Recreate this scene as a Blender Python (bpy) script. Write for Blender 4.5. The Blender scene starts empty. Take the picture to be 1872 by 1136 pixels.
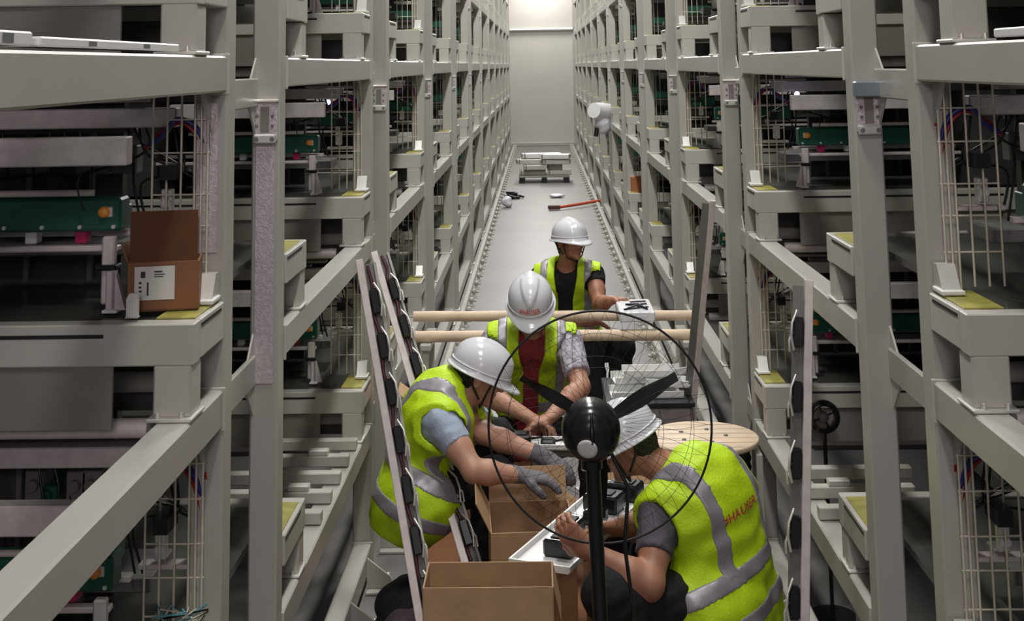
import bpy, math, random
import numpy as np
from mathutils import Vector, Matrix
random.seed(7)
S = bpy.context.scene
COL = S.collection

# ------------------------------------------------------------------ camera
FPX = 2400.0
YAW, PIT, ROL = [math.radians(a) for a in (-1.05, 7.61, -0.91)]
PPY = -201.2
EYE = Vector((0, 0, 2.2))
cf = Vector((math.sin(YAW)*math.cos(PIT), math.cos(YAW)*math.cos(PIT), math.sin(PIT)))
r0 = Vector((math.cos(YAW), -math.sin(YAW), 0)); u0 = r0.cross(cf)
cr = r0*math.cos(ROL) + u0*math.sin(ROL); cu = -r0*math.sin(ROL) + u0*math.cos(ROL)
camd = bpy.data.cameras.new('camera'); cam = bpy.data.objects.new('camera', camd); COL.objects.link(cam)
camd.sensor_width = 36; camd.lens = FPX/1872*36
camd.shift_y = -(568-PPY)/1872
camd.clip_end = 200
M = Matrix.Identity(4)
for i in range(3):
    M[i][0] = cr[i]; M[i][1] = cu[i]; M[i][2] = -cf[i]; M[i][3] = EYE[i]
cam.matrix_world = M
S.camera = cam
def at(x, y, Y):
    d = (x-936)/FPX*cr + (PPY-y)/FPX*cu + cf
    return EYE + d*(Y/d.y)
def onx(x, y, X):
    d = (x-936)/FPX*cr + (PPY-y)/FPX*cu + cf
    return EYE + d*(X/d.x)
def onz(x, y, z):
    d = (x-936)/FPX*cr + (PPY-y)/FPX*cu + cf
    return EYE + d*((z-2.2)/d.z)

# ------------------------------------------------------------------ world, exposure, lamps
S.view_settings.view_transform = 'Standard'; S.view_settings.look = 'None'
S.view_settings.exposure = -0.13; S.view_settings.gamma = 1.0
S.view_settings.use_curve_mapping = False
W = bpy.data.worlds.new('hall_ambient'); S.world = W; W.use_nodes = True
W.node_tree.nodes['Background'].inputs[0].default_value = (0.80, 0.84, 0.90, 1)
W.node_tree.nodes['Background'].inputs[1].default_value = 0.13
LAMP_POWER = 104.0
lamp_spots = [(0.06, 0.2+3.2*i) for i in range(12)]
for i, (x, y) in enumerate(lamp_spots):
    l = bpy.data.lights.new('ceiling_lamp_light', 'AREA'); l.shape = 'RECTANGLE'; l.size = 0.30; l.size_y = 1.1
    l.energy = LAMP_POWER * (.45, .7, 1.0)[i] if i < 3 else LAMP_POWER; l.color = (1.0, 0.985, 0.955)
    o = bpy.data.objects.new('ceiling_lamp_light', l); COL.objects.link(o); o.location = (x, y, 5.16)
    if i > 0: l.cycles.is_caustics_light = False

l = bpy.data.lights.new('work_lamp_light', 'AREA'); l.size = .5; l.energy = 36; l.color = (1.0, .86, .88)
o = bpy.data.objects.new('work_lamp_light', l); COL.objects.link(o); o.location = (.05, -1.6, 2.9); o.rotation_euler = (math.radians(80), 0, 0)

# ------------------------------------------------------------------ materials
def mat(name, col, rough=0.5, metal=0.0, var=0.08, scale=12, bump=0.0, bscale=60, spec=0.5, dirt=None):
    m = bpy.data.materials.new(name); m.use_nodes = True
    nt = m.node_tree; n = nt.nodes; b = n['Principled BSDF']
    b.inputs['Roughness'].default_value = rough; b.inputs['Metallic'].default_value = metal
    b.inputs['Specular IOR Level'].default_value = spec
    tc = n.new('ShaderNodeTexCoord')
    nz = n.new('ShaderNodeTexNoise'); nz.inputs['Scale'].default_value = scale; nz.inputs['Detail'].default_value = 4
    nt.links.new(tc.outputs['Object'], nz.inputs['Vector'])
    rp = n.new('ShaderNodeMapRange'); rp.inputs[1].default_value = .3; rp.inputs[2].default_value = .7
    rp.inputs[3].default_value = 1-var; rp.inputs[4].default_value = 1+var
    nt.links.new(nz.outputs['Fac'], rp.inputs[0])
    mx = n.new('ShaderNodeVectorMath'); mx.operation = 'SCALE'; mx.inputs[0].default_value = col
    nt.links.new(rp.outputs[0], mx.inputs['Scale'])
    nt.links.new(mx.outputs[0], b.inputs['Base Color'])
    if bump > 0:
        n2 = n.new('ShaderNodeTexNoise'); n2.inputs['Scale'].default_value = bscale; n2.inputs['Detail'].default_value = 3
        nt.links.new(tc.outputs['Object'], n2.inputs['Vector'])
        bp = n.new('ShaderNodeBump'); bp.inputs['Strength'].default_value = bump; bp.inputs['Distance'].default_value = .01
        nt.links.new(n2.outputs['Fac'], bp.inputs['Height']); nt.links.new(bp.outputs[0], b.inputs['Normal'])
    return m
PAINT = mat('grey_rack_paint', (.44, .425, .39), .32, 0, .05, 3, .02, 200)
PAINT2 = mat('pale_tray_paint', (.50, .485, .44), .32, 0, .06, 5)
BROWNP = mat('taupe_panel_paint', (.23, .215, .19), .5, 0, .08, 4)
GALV = mat('galvanised_steel', (.62, .56, .58), .38, .35, .16, 90, .15, 160)
ZINC = mat('bright_zinc', (.80, .78, .74), .35, .6, .06, 20)
DARK = mat('dark_machine_steel', (.055, .056, .050), .5, 0, .25, 6)
DECK = mat('dark_deck', (.075, .078, .066), .25, .0, .15, 5)
MIDM = mat('grey_machine_steel', (.17, .17, .16), .45, .1, .12, 8)
GREEN = mat('green_enamel', (.012, .095, .060), .35, 0, .1, 8)
ORANGE = mat('orange_plastic', (.85, .32, .06), .4)
MAGENTA = mat('magenta_plastic', (.55, .02, .12), .4)
WIRE = mat('zinc_wire', (.72, .67, .56), .4, .2, .1, 30)
PINKW = mat('pale_alloy_profile', (.66, .60, .59), .4, .2, .1, 30)
RED = mat('red_cable', (.33, .012, .02), .4)
BLUE = mat('blue_cable', (.03, .035, .20), .4)
BLACKC = mat('black_cable', (.012, .012, .014), .35)
YELLOW = mat('yellow_chromate', (.34, .31, .07), .45, .1, .25, 20)
CARD = mat('cardboard', (.42, .26, .14), .75, 0, .08, 14, .08, 90)
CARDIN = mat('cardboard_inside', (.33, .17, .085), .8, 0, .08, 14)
CARDD = mat('dark_cardboard', (.25, .105, .045), .7, 0, .08, 14)
PAPER = mat('white_paper', (.70, .68, .66), .7, 0, .04, 20)
INK = mat('black_ink', (.03, .03, .03), .7)
WOOD = mat('pale_wood', (.72, .56, .40), .55, 0, .10, 9, .04, 50)
WHITE = mat('white_plastic', (.78, .78, .77), .35, 0, .03, 10)
BLACK = mat('black_plastic', (.012, .012, .013), .22, 0, .1, 20)
BLACKM = mat('matt_black', (.010, .010, .012), .6, 0, .1, 20)
HELM = mat('white_helmet_plastic', (.74, .74, .79), .18, 0, .01, 10)
HIVIS = mat('fluorescent_yellow_fabric', (.54, .80, .008), .62, 0, .07, 14, .25, 120)
REFL = mat('grey_reflective_tape', (.33, .31, .35), .42, .25, .08, 120)
SKIN = mat('skin', (.52, .27, .185), .5, 0, .07, 22, .04, 200)
SKIN2 = mat('tanned_skin', (.40, .185, .115), .5, 0, .07, 22, .04, 200)
LIP = mat('lips', (.36, .13, .11), .5)
HAIR = mat('black_hair', (.012, .010, .010), .45, 0, .3, 160, .5, 300)
EYEW = mat('eye_white', (.7, .68, .66), .3)
BLKCLOTH = mat('black_cloth', (.009, .009, .011), .85, 0, .3, 16, .3, 60)
GREYTEE = mat('dark_grey_cotton', (.075, .068, .085), .8, 0, .12, 18, .3, 60)
BLUETEE = mat('pale_blue_cotton', (.40, .47, .60), .8, 0, .08, 18, .3, 60)
REDTEE = mat('dull_red_cotton', (.33, .035, .06), .8, 0, .15, 12, .3, 60)
GLOVE = mat('grey_knit_glove', (.17, .16, .18), .85, 0, .1, 60, .4, 200)
REDPRINT = mat('red_print', (.62, .06, .07), .6)
CONC = mat('concrete_floor', (.19, .182, .172), .42, 0, .07, 1.3, .02, 40)
WALLM = mat('hall_wall_paint', (.22, .22, .21), .7, 0, .08, 1.2)
CEILM = mat('hall_ceiling_paint', (.35, .35, .34), .8, 0, .05, 2)
PANEL = mat('end_panel_sheet', (.58, .555, .51), .20, 0, .035, .9, .05, 2.2)
BLUEST = mat('blue_grey_plate', (.19, .23, .26), .4, .3, .1, 10)
FILM = mat('crumpled_white_film', (.78, .78, .80), .25, 0, .05, 10, .6, 30)
def plaid():
    m = mat('pale_plaid_cotton', (.48, .45, .50), .8)
    nt = m.node_tree; n = nt.nodes; b = n['Principled BSDF']
    tc = n.new('ShaderNodeTexCoord'); w = n.new('ShaderNodeTexChecker'); w.inputs['Scale'].default_value = 45
    w.inputs['Color1'].default_value = (.52, .49, .55, 1); w.inputs['Color2'].default_value = (.33, .30, .37, 1)
    nt.links.new(tc.outputs['Object'], w.inputs['Vector']); nt.links.new(w.outputs['Color'], b.inputs['Base Color'])
    return m
PLAID = plaid()
def lampmat():
    m = bpy.data.materials.new('lamp_diffuser'); m.use_nodes = True
    b = m.node_tree.nodes['Principled BSDF']
    b.inputs['Emission Color'].default_value = (1, .98, .95, 1); b.inputs['Emission Strength'].default_value = 14
    return m
LAMPM = lampmat()
def ledmat():
    m = bpy.data.materials.new('blue_white_indicator'); m.use_nodes = True
    b = m.node_tree.nodes['Principled BSDF']
    b.inputs['Emission Color'].default_value = (.55, .6, 1, 1); b.inputs['Emission Strength'].default_value = 6
    return m
LED = ledmat()

# ------------------------------------------------------------------ mesh builder
class MB:
    def __init__(s): s.v = []; s.f = []; s.mi = []; s.sm = []; s.mats = []
    def add(s, vs, fs, m=0, smooth=False):
        o = len(s.v); s.v += [tuple(v) for v in vs]
        for f in fs: s.f.append(tuple(i+o for i in f)); s.mi.append(m); s.sm.append(smooth)
        return s
    def box(s, x0, x1, y0, y1, z0, z1, c=0.0, m=0, X=None):
        if x0 > x1: x0, x1 = x1, x0
        if y0 > y1: y0, y1 = y1, y0
        if z0 > z1: z0, z1 = z1, z0
        X = X or (lambda p: p)
        if c <= 0:
            vs = [(x, y, z) for x in (x0, x1) for y in (y0, y1) for z in (z0, z1)]
            fs = [(0,1,3,2), (4,6,7,5), (0,4,5,1), (2,3,7,6), (0,2,6,4), (1,5,7,3)]
            return s.add([X(Vector(v)) for v in vs], fs, m)
        c = min(c, (x1-x0)*.45, (y1-y0)*.45, (z1-z0)*.45)
        vs = []; idx = {}
        for i, x in enumerate((x0, x1)):
            for j, y in enumerate((y0, y1)):
                for k, z in enumerate((z0, z1)):
                    sx = c if i == 0 else -c; sy = c if j == 0 else -c; sz = c if k == 0 else -c
                    for a, p in enumerate(((x, y+sy, z+sz), (x+sx, y, z+sz), (x+sx, y+sy, z))):
                        idx[(i, j, k, a)] = len(vs); vs.append(p)
        I = lambda i, j, k, a: idx[(i, j, k, a)]
        fs = []
        for i in (0, 1): 
            q = [I(i,0,0,0), I(i,1,0,0), I(i,1,1,0), I(i,0,1,0)]; fs.append(q if i else q[::-1])
        for j in (0, 1):
            q = [I(0,j,0,1), I(1,j,0,1), I(1,j,1,1), I(0,j,1,1)]; fs.append(q[::-1] if j else q)
        for k in (0, 1):
            q = [I(0,0,k,2), I(1,0,k,2), I(1,1,k,2), I(0,1,k,2)]; fs.append(q if k else q[::-1])
        for j in (0,1):
            for k in (0,1):
                q = [I(0,j,k,1), I(1,j,k,1), I(1,j,k,2), I(0,j,k,2)]; fs.append(q if (j+k) % 2 else q[::-1])
        for i in (0,1):
            for k in (0,1):
                q = [I(i,0,k,0), I(i,1,k,0), I(i,1,k,2), I(i,0,k,2)]; fs.append(q[::-1] if (i+k) % 2 else q)
        for i in (0,1):
            for j in (0,1):
                q = [I(i,j,0,0), I(i,j,1,0), I(i,j,1,1), I(i,j,0,1)]; fs.append(q if (i+j) % 2 else q[::-1])
        for i in (0,1):
            for j in (0,1):
                for k in (0,1):
                    q = [I(i,j,k,0), I(i,j,k,1), I(i,j,k,2)]; fs.append(q if (i+j+k) % 2 else q[::-1])
        return s.add([X(Vector(v)) for v in vs], fs, m)
    def bar(s, a, b, w, h, up=(0,0,1), c=0.0, m=0):
        a = Vector(a); b = Vector(b); d = b-a; L = d.length; d.normalize()
        up = Vector(up); sd = d.cross(up)
        if sd.length < 1e-4: up = Vector((0,1,0)); sd = d.cross(up)
        sd.normalize(); uu = sd.cross(d)
        return s.box(-w/2, w/2, 0, L, -h/2, h/2, c, m, lambda p: a + sd*p.x + d*p.y + uu*p.z)
    def tube(s, pts, r, n=8, m=0, caps=True):
        pts = [Vector(p) for p in pts]; rings = []
        up = Vector((0,0,1)); prev = None
        for i, p in enumerate(pts):
            d = (pts[min(i+1, len(pts)-1)] - pts[max(i-1, 0)])
            if d.length < 1e-9: d = Vector((0,0,1))
            d.normalize()
            if prev is None:
                a = d.cross(up)
                if a.length < .1: a = d.cross(Vector((0,1,0)))
            else: a = prev - d*prev.dot(d)
            a.normalize(); prev = a; b = d.cross(a)
            rr = r[i] if isinstance(r, (list, tuple)) else r
            rings.append([p + (a*math.cos(t) + b*math.sin(t))*rr for t in [2*math.pi*k/n for k in range(n)]])
        vs = [q for R in rings for q in R]; fs = []
        for i in range(len(pts)-1):
            for k in range(n):
                fs.append((i*n+k, i*n+(k+1) % n, (i+1)*n+(k+1) % n, (i+1)*n+k))
        s.add(vs, fs, m, True)
        if caps:
            s.add(rings[0], [tuple(range(n))[::-1]], m); s.add(rings[-1], [tuple(range(n))], m)
        return s
    def cyl(s, a, b, r, n=16, m=0): return s.tube([a, b], r, n, m)
    def lathe(s, prof, c, axis=(0,0,1), n=24, m=0):
        ax = Vector(axis).normalized(); t = Vector((1,0,0)) if abs(ax.x) < .9 else Vector((0,1,0))
        a = ax.cross(t).normalized(); b = ax.cross(a); c = Vector(c)
        vs = []; fs = []
        for r, h in prof:
            for k in range(n):
                q = 2*math.pi*k/n; vs.append(c + ax*h + (a*math.cos(q)+b*math.sin(q))*max(r, 1e-5))
        for i in range(len(prof)-1):
            for k in range(n): fs.append((i*n+k, i*n+(k+1) % n, (i+1)*n+(k+1) % n, (i+1)*n+k))
        return s.add(vs, fs, m, True)
    def prism(s, poly, axis, a0, a1, m=0):
        # poly: 2-D outline in the plane normal to axis ('x','y','z'), extruded a0..a1
        def P(u, v, w): return {'x': (w, u, v), 'y': (u, w, v), 'z': (u, v, w)}[axis]
        n = len(poly); vs = [P(u, v, a0) for u, v in poly] + [P(u, v, a1) for u, v in poly]
        fs = [tuple(range(n))[::-1], tuple(range(n, 2*n))] + [(i, (i+1) % n, n+(i+1) % n, n+i) for i in range(n)]
        return s.add(vs, fs, m)
    def mesh(s, name, mats):
        me = bpy.data.meshes.new(name); me.from_pydata(s.v, [], s.f)
        for m in (mats if isinstance(mats, (list, tuple)) else [mats]): me.materials.append(m)
        me.polygons.foreach_set('material_index', s.mi); me.polygons.foreach_set('use_smooth', s.sm)
        me.update(); return me
    def build(s, name, mats, parent=None, kind=None):
        o = bpy.data.objects.new(name, s.mesh(name, mats)); COL.objects.link(o)
        if parent is not None: o.parent = parent
        if kind: o['kind'] = kind
        return o
def tag(o, label, cat, group=None):
    o['label'] = label; o['category'] = cat
    if group: o['group'] = group
    return o
def empty(name, loc, label=None, cat=None, group=None):
    o = bpy.data.objects.new(name, None); COL.objects.link(o); o.location = loc
    o.empty_display_size = .1
    if label: tag(o, label, cat, group)
    return o
def copy_tree(o, parent=None):
    c = o.copy(); COL.objects.link(c); c.parent = parent
    for ch in o.children: copy_tree(ch, c)
    return c
def struct(name, mb, m):
    o = mb.build(name, m); o['kind'] = 'structure'; return o
def rebase(o, root):
    """child mesh was built in world coordinates: shift its vertices so it sits right under its root"""
    off = root.location
    o.data.transform(Matrix.Translation(-off)); return o
def wpart(mb, name, m, root, kind=None):
    o = mb.build(name, m, None, kind); rebase(o, root); o.parent = root; return o

# ------------------------------------------------------------------ the hall
XL, XR = -0.771, 0.922
END = 36.6
b = MB(); b.box(-4.2, 4.4, -3, 38.5, -.12, 0); struct('floor', b, CONC)
b = MB(); b.box(-4.4, -4.2, -3, 38.5, 0, 5.4); struct('wall_left', b, WALLM)
b = MB(); b.box(4.4, 4.6, -3, 38.5, 0, 5.4); struct('wall_right', b, WALLM)
b = MB(); b.box(-4.2, 4.4, 38.3, 38.5, 0, 5.4); struct('wall_back', b, WALLM)
b = MB(); b.box(-4.4, 4.6, -3, 38.5, 5.4, 5.5); struct('ceiling', b, CEILM)
lampo = empty('ceiling_lamp', (lamp_spots[0][0], lamp_spots[0][1], 5.28), 'white linear lamp hung above the aisle out of view', 'lamp', 'linear lamps above the aisle')
b = MB(); b.box(-.18, .18, -.6, .6, -.02, .05, .01); b.build('lamp_housing', WHITE, lampo)
b = MB(); b.box(-.15, .15, -.55, .55, -.03, -.021); b.build('diffuser', LAMPM, lampo)
b = MB()
for q in (-.5, .5): b.cyl((0, q, .05), (0, q, .12), .006, 6)
b.build('hanger', ZINC, lampo)
for i, (x, y) in enumerate(lamp_spots[1:]):
    o = copy_tree(lampo); o.location = (x, y, 5.28); o['label'] = 'white linear lamp above the aisle, number %s along it, out of view' % ['two','three','four','five','six','seven','eight','nine','ten','eleven','twelve'][i]
# sheet panel closing the far end of the aisle
pan = empty('end_panel', (0.1, END, 0), 'tall pale sheet panel closing the far end of the aisle', 'panel')
b = MB(); b.box(-.95, .98, END, END+.03, .02, 4.9); wpart(b, 'sheet', PANEL, pan)
b = MB(); b.cyl((-.9, END-.06, 3.17), (.95, END-.06, 3.17), .045, 16); wpart(b, 'cross_bar', ZINC, pan)
b = MB(); b.box(-.95, .98, END-.10, END-.01, .0, .10, .01); wpart(b, 'bottom_rail', PAINT, pan)
for sx, x in ((-1, -.93), (1, .96)):
    b = MB(); b.box(x-.03, x+.03, END-.04, END-.001, .1, 4.9, .005); wpart(b, 'side_rail', PAINT, pan)

# ------------------------------------------------------------------ racks
P0, PITCH, NB = 4.02, 2.787, 12
LV = [.14, .637, 1.44, 2.234, 3.03, 3.83]
LVN = ['floor level', 'knee level', 'waist level', 'eye level', 'upper level', 'top level']
ORD = ['first', 'second', 'third', 'fourth', 'fifth', 'sixth', 'seventh', 'eighth', 'ninth', 'tenth', 'eleventh', 'twelfth']
HT = 4.75
def make_upright(main):
    root = empty('rack_upright', (0,0,0))
    b = MB(); b.box(-.082, 0, -.09, 0, 0.012, HT, .005); b.build('column', PAINT, root)
    b = MB(); b.box(-.10, .012, -.11, .015, 0, .012, .002); b.build('foot_plate', ZINC, root)
    if main:
        for z in (2.09, 2.95):
            k = MB()
            k.box(-.078, -.004, -.098, -.090, z-.10, z+.012, .002)
            cl = k.build('clip_plate', GALV, root)
            k = MB(); k.box(-.080, -.002, -.112, -.088, z+.012, z+.022, .003); k.build('clip_cap', ZINC, cl)
            k = MB(); k.box(-.076, -.008, -.108, -.098, z-.108, z-.080, .004); k.build('clip_strap', ZINC, cl)
            k = MB(); k.box(-.056, -.030, -.1005, -.0975, z-.075, z+.0); k.build('slot', BROWNP, cl)
            for xx, yy, zz, rr in ((-.065, -.108, -.094, .007), (-.019, -.108, -.094, .007), (-.067, -.0985, -.028, .005), (-.020, -.0985, -.028, .005), (-.067, -.0985, -.056, .005), (-.020, -.0985, -.056, .005)):
                k = MB(); k.cyl((xx, yy, z+zz), (xx, yy-.004, z+zz), rr, 10); k.build('bolt', MIDM, cl)
    return root
def make_beam(L, first=False):
    root = empty('rack_beam', (0,0,0))
    b = MB(); b.box(-.078, 0, 0, L, -.088, 0, .005); b.build('box_beam', PAINT, root)
    for y in (0.004, L-.004):
        g = MB(); g.box(-.086, .006, y-.004, y+.004, -.095, .006, .002); g.build('end_plate', PAINT2, root)
    for y0, s in ((0.0, 1), (L, -1)):
        g = MB(); g.prism([(y0, -.088), (y0+s*.085, -.088), (y0, -.19)], 'x', -.045, -.037); g.build('gusset', PAINT, root)
    return root
def make_link():
    # short strut between the paired uprights with triangular gussets
    root = empty('link_strut', (0,0,0))
    b = MB(); b.box(-.080, -.064, 0, .575, -.085, 0, .004); b.build('strut_beam', PAINT, root)
    for y0, s in ((0.0, 1), (.575, -1)):
        g = MB(); g.prism([(y0, 0), (y0+s*.07, 0), (y0, .06)], 'x', -.076, -.070); g.build('gusset', PAINT2, root)
        g = MB(); g.prism([(y0, -.085), (y0+s*.09, -.085), (y0, -.17)], 'x', -.076, -.070); g.build('gusset', PAINT2, root)
    return root

# --- one machine tray, local: x<=0 inward, y from its camera end, z from the beam top
def make_tray(detail, seed=0):
    rnd = random.Random(seed)
    root = empty('machine_tray', (0,0,0))
    def pt(mb, name, m, parent=root, kind=None): return mb.build(name, m, parent, kind)
    D = 1.15
    for y in (0.0, 1.36):
        b = MB(); b.box(-D, 0, y, y+.055, .115, .205, .003); fb = pt(b, 'cross_beam', PAINT2)
        if detail:
            b = MB(); b.box(-D+.1, -.20, y-.0015, y, .176, .184); pt(b, 'slot', BLACKM, fb)
    for y0, y1 in ((.055, .280), (1.075, 1.36)):
        b = MB(); b.box(-.05, 0, y0, y1, .118, .205, .003); pt(b, 'side_beam', PAINT2)
        b = MB(); b.box(-.10, -.012, y0, y1, .205, .209, .001); pt(b, 'edge_plate', YELLOW)
        if detail:
            b = MB(); b.box(0, .0015, y0+.01, y1-.03, .188, .195); pt(b, 'slot', BLACKM)
    for y in (.0, 1.325):
        b = MB(); b.box(-.088, -.004, y, y+.085, .006, .116, .004); l = pt(b, 'stub_leg', PAINT2)
        b = MB(); b.box(-.098, .002, y-.018, y+.10, 0, .008, .002); pt(b, 'foot_plate', ZINC, l)
        if detail:
            for xx in (-.075, -.022):
                b = MB(); b.cyl((xx, y-.009, .008), (xx, y-.009, .020), .006, 8); pt(b, 'bolt', ZINC, l)
    # hanging taupe plate beside the stub
    b = MB(); b.box(-D, -.182, .012, .022, -.02, .118); pt(b, 'skirt_panel', BROWNP)
    b = MB(); b.box(-D, -.10, .06, 1.35, .178, .198); pt(b, 'deck', DECK)
    if detail:
        b = MB(); b.prism([(.200, .209), (.275, .209), (.275, .275), (.245, .275)], 'x', -.055, -.012); pt(b, 'corner_bracket', ZINC)
        b = MB(); b.box(-.060, -.006, .19, .272, .212, .222, .002); pt(b, 'bracket_foot', WHITE)
    # body of the machine standing on the deck
    b = MB(); b.box(-D, -.36, .62, .66, .21, .70); pt(b, 'back_plate', DARK)
    b = MB(); b.box(-D, -.13, .30, .34, .62, .668, .003); pt(b, 'top_rail', PINKW if detail else MIDM)
    b = MB(); b.box(-D, -.95, .12, 1.3, .21, .69); pt(b, 'side_cabinet', DARK)
    b = MB(); b.cyl((-D, .52, -.035), (-.11, .52, -.035), .026, 12); pt(b, 'cross_tube', PAINT)
    b = MB(); b.cyl((-D, .12, -.045), (-.13, .12, -.045), .022, 12); pt(b, 'cross_tube', PINKW if detail else PAINT)
    b = MB(); b.box(-D, -.20, .40, .60, .30, .335, .003); pt(b, 'shelf_rail', MIDM)
    b = MB(); b.box(-D, -.22, .30, .33, .36, .375, .002); sr = pt(b, 'alloy_rail', PINKW)
    if not detail:
        b = MB(); b.box(-.60, -.235, .20, .27, .385, .455, .004); pt(b, 'motor_housing', GREEN)
        b = MB()
        for x in (-.10, -.135): b.cyl((x, .33, .21), (x, .33, .70), .0035, 5)
        pt(b, 'guard_wire', WIRE)
        return root
    # green drive housing with knob and bolts
    b = MB(); b.box(-.72, -.224, .18, .25, .385, .462, .006); gh = pt(b, 'drive_housing', GREEN)
    b = MB(); b.lathe([(0, -.018), (.012, -.018), (.013, -.004), (.015, 0)], (-.262, .182, .430), (0, 1, 0), 16); pt(b, 'knob', ORANGE, gh)
    b = MB(); b.box(-.27, -.243, .176, .181, .418, .442, .002); pt(b, 'knob_plate', ZINC, gh)
    for x in (-.24, -.32, -.41, -.50, -.60):
        b = MB(); b.cyl((x, .181, .396), (x, .173, .396), .005, 8); pt(b, 'bolt', ZINC, gh)
    b = MB(); b.cyl((-.80, .165, .476), (-.285, .165, .476), .008, 10); pt(b, 'push_rod', PINKW)
    for x in (-.34, -.46, -.58):
        b = MB(); b.box(x, x+.028, .20, .24, .355, .385, .003); pt(b, 'clamp_block', MAGENTA if x == -.34 else WHITE)
    b = MB(); b.box(-D, -.23, .18, .21, .338, .352, .003); pt(b, 'alloy_rail', PINKW)
    # bent support arm with black band
    b = MB(); b.box(-.262, -.232, .16, .185, .22, .375, .004); b.box(-.247, -.222, .150, .166, .21, .30, .003); ar = pt(b, 'support_arm', PINKW)
    b = MB(); b.prism([(-.232, .21), (-.20, .21), (-.226, .30), (-.232, .30)], 'y', .15, .17); pt(b, 'arm_web', PINKW, ar)
    b = MB(); b.box(-.272, -.222, .145, .19, .300, .312, .003); pt(b, 'band', BLACK, ar)
    b = MB(); b.box(-.25, -.215, .135, .19, .205, .212, .001); pt(b, 'arm_foot', WHITE, ar)
    # upper galvanised box under the next beam
    b = MB(); b.box(-.86, -.178, .06, .11, .545, .61, .003); pt(b, 'galvanised_box', PINKW)
    # round valve and bracket
    b = MB(); b.box(-.165, -.135, .30, .32, .41, .47, .003); vb = pt(b, 'valve_block', ZINC)
    b = MB(); b.lathe([(0, -.02), (.011, -.02), (.013, 0)], (-.150, .300, .437), (0, 1, 0), 16); pt(b, 'valve_cap', WHITE, vb)
    b = MB(); b.box(-.20, -.075, .29, .33, .392, .404, .002); pt(b, 'valve_shelf', PINKW)
    # clutter of small dark gear seen behind
    for i in range(9):
        x = rnd.uniform(-.85, -.25); z = rnd.choice((.36, .50)); w = rnd.uniform(.03, .08); h = rnd.uniform(.03, .09)
        b = MB(); b.box(x, x+w, .42, .42+rnd.uniform(.05, .12), z, z+h, .003)
        b.cyl((x+w/2, .40, z+h*.6), (x+w/2, .42, z+h*.6), min(w, h)*.28, 10)
        pt(b, 'actuator', rnd.choice((DARK, MIDM, BROWNP, GREEN, MIDM)))
    for i in range(4):
        x = -.95+i*.17; b = MB(); b.box(x, x+.015, .58, .60, .21, .66, .002); pt(b, 'rack_bar', MIDM)
    # vertical wire guard
    for x in (-.175, -.140, -.105, -.072, -.056, -.040):
        b = MB(); b.cyl((x, .26, .20 if x > -.08 else .22), (x, .26, .70), .0030, 6); pt(b, 'guard_wire', WIRE)
    for z in (.30, .385, .46, .56, .64):
        b = MB(); b.cyl((-.178, .262, z), (-.036, .262, z), .0024, 6); pt(b, 'guard_wire', WIRE)
    # looms
    def loom(pts, r, m):
        # smooth the polyline
        P = [Vector(p) for p in pts]; out = []
        for i in range(len(P)-1):
            p0 = P[max(i-1, 0)]; p1 = P[i]; p2 = P[i+1]; p3 = P[min(i+2, len(P)-1)]
            for k in range(6):
                t = k/6; out.append(.5*((2*p1)+(p2-p0)*t+(2*p0-5*p1+4*p2-p3)*t*t+(3*p1-p0-3*p2+p3)*t**3))
        out.append(P[-1]); q = MB(); q.tube(out, r, 6, 0); return pt(q, 'cable', m)
    loom([(-.045, .29, .70), (-.040, .29, .60), (-.035, .30, .45), (-.028, .30, .33), (-.03, .3, .21)], .006, RED)
    loom([(-.030, .31, .70), (-.028, .30, .58), (-.020, .31, .42), (-.012, .31, .215)], .006, BLUE)
    loom([(-.19, .28, .58), (-.155, .27, .60), (-.12, .27, .64), (-.075, .28, .62), (-.05, .29, .56)], .007, BLUE)
    loom([(-.20, .285, .57), (-.16, .28, .61), (-.11, .28, .63), (-.07, .285, .59), (-.048, .292, .50)], .005, RED)
    for i in range(13):
        x = rnd.uniform(-.9, -.15); x2 = x+rnd.uniform(-.2, .2)
        loom([(x, .36, .66), (x+.03, .34, .55+rnd.uniform(-.04, .04)), (x2, .35, .48), (x2+.02, .36, .36)], .0035, BLACKC)
    loom([(-.30, .10, .62), (-.285, .10, .55), (-.31, .12, .50), (-.30, .14, .44)], .002, BLACKC)
    b = MB(); b.box(-.14, -.105, .20, .29, .50, .535); pt(b, 'cable_tie', BLACK)
    # lower clutter hung under the deck
    for i in range(4):
        z = -.10-i*.028; b = MB(); b.box(-.9, -.20-rnd.uniform(0, .1), .30+i*.07, .34+i*.07, z-.012, z, .002); pt(b, 'lower_rail', MIDM if i % 2 else BROWNP)
    b = MB(); b.box(-.9, -.12, .58, .60, -.12, .10); pt(b, 'lower_plate', DARK)
    return root

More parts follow.
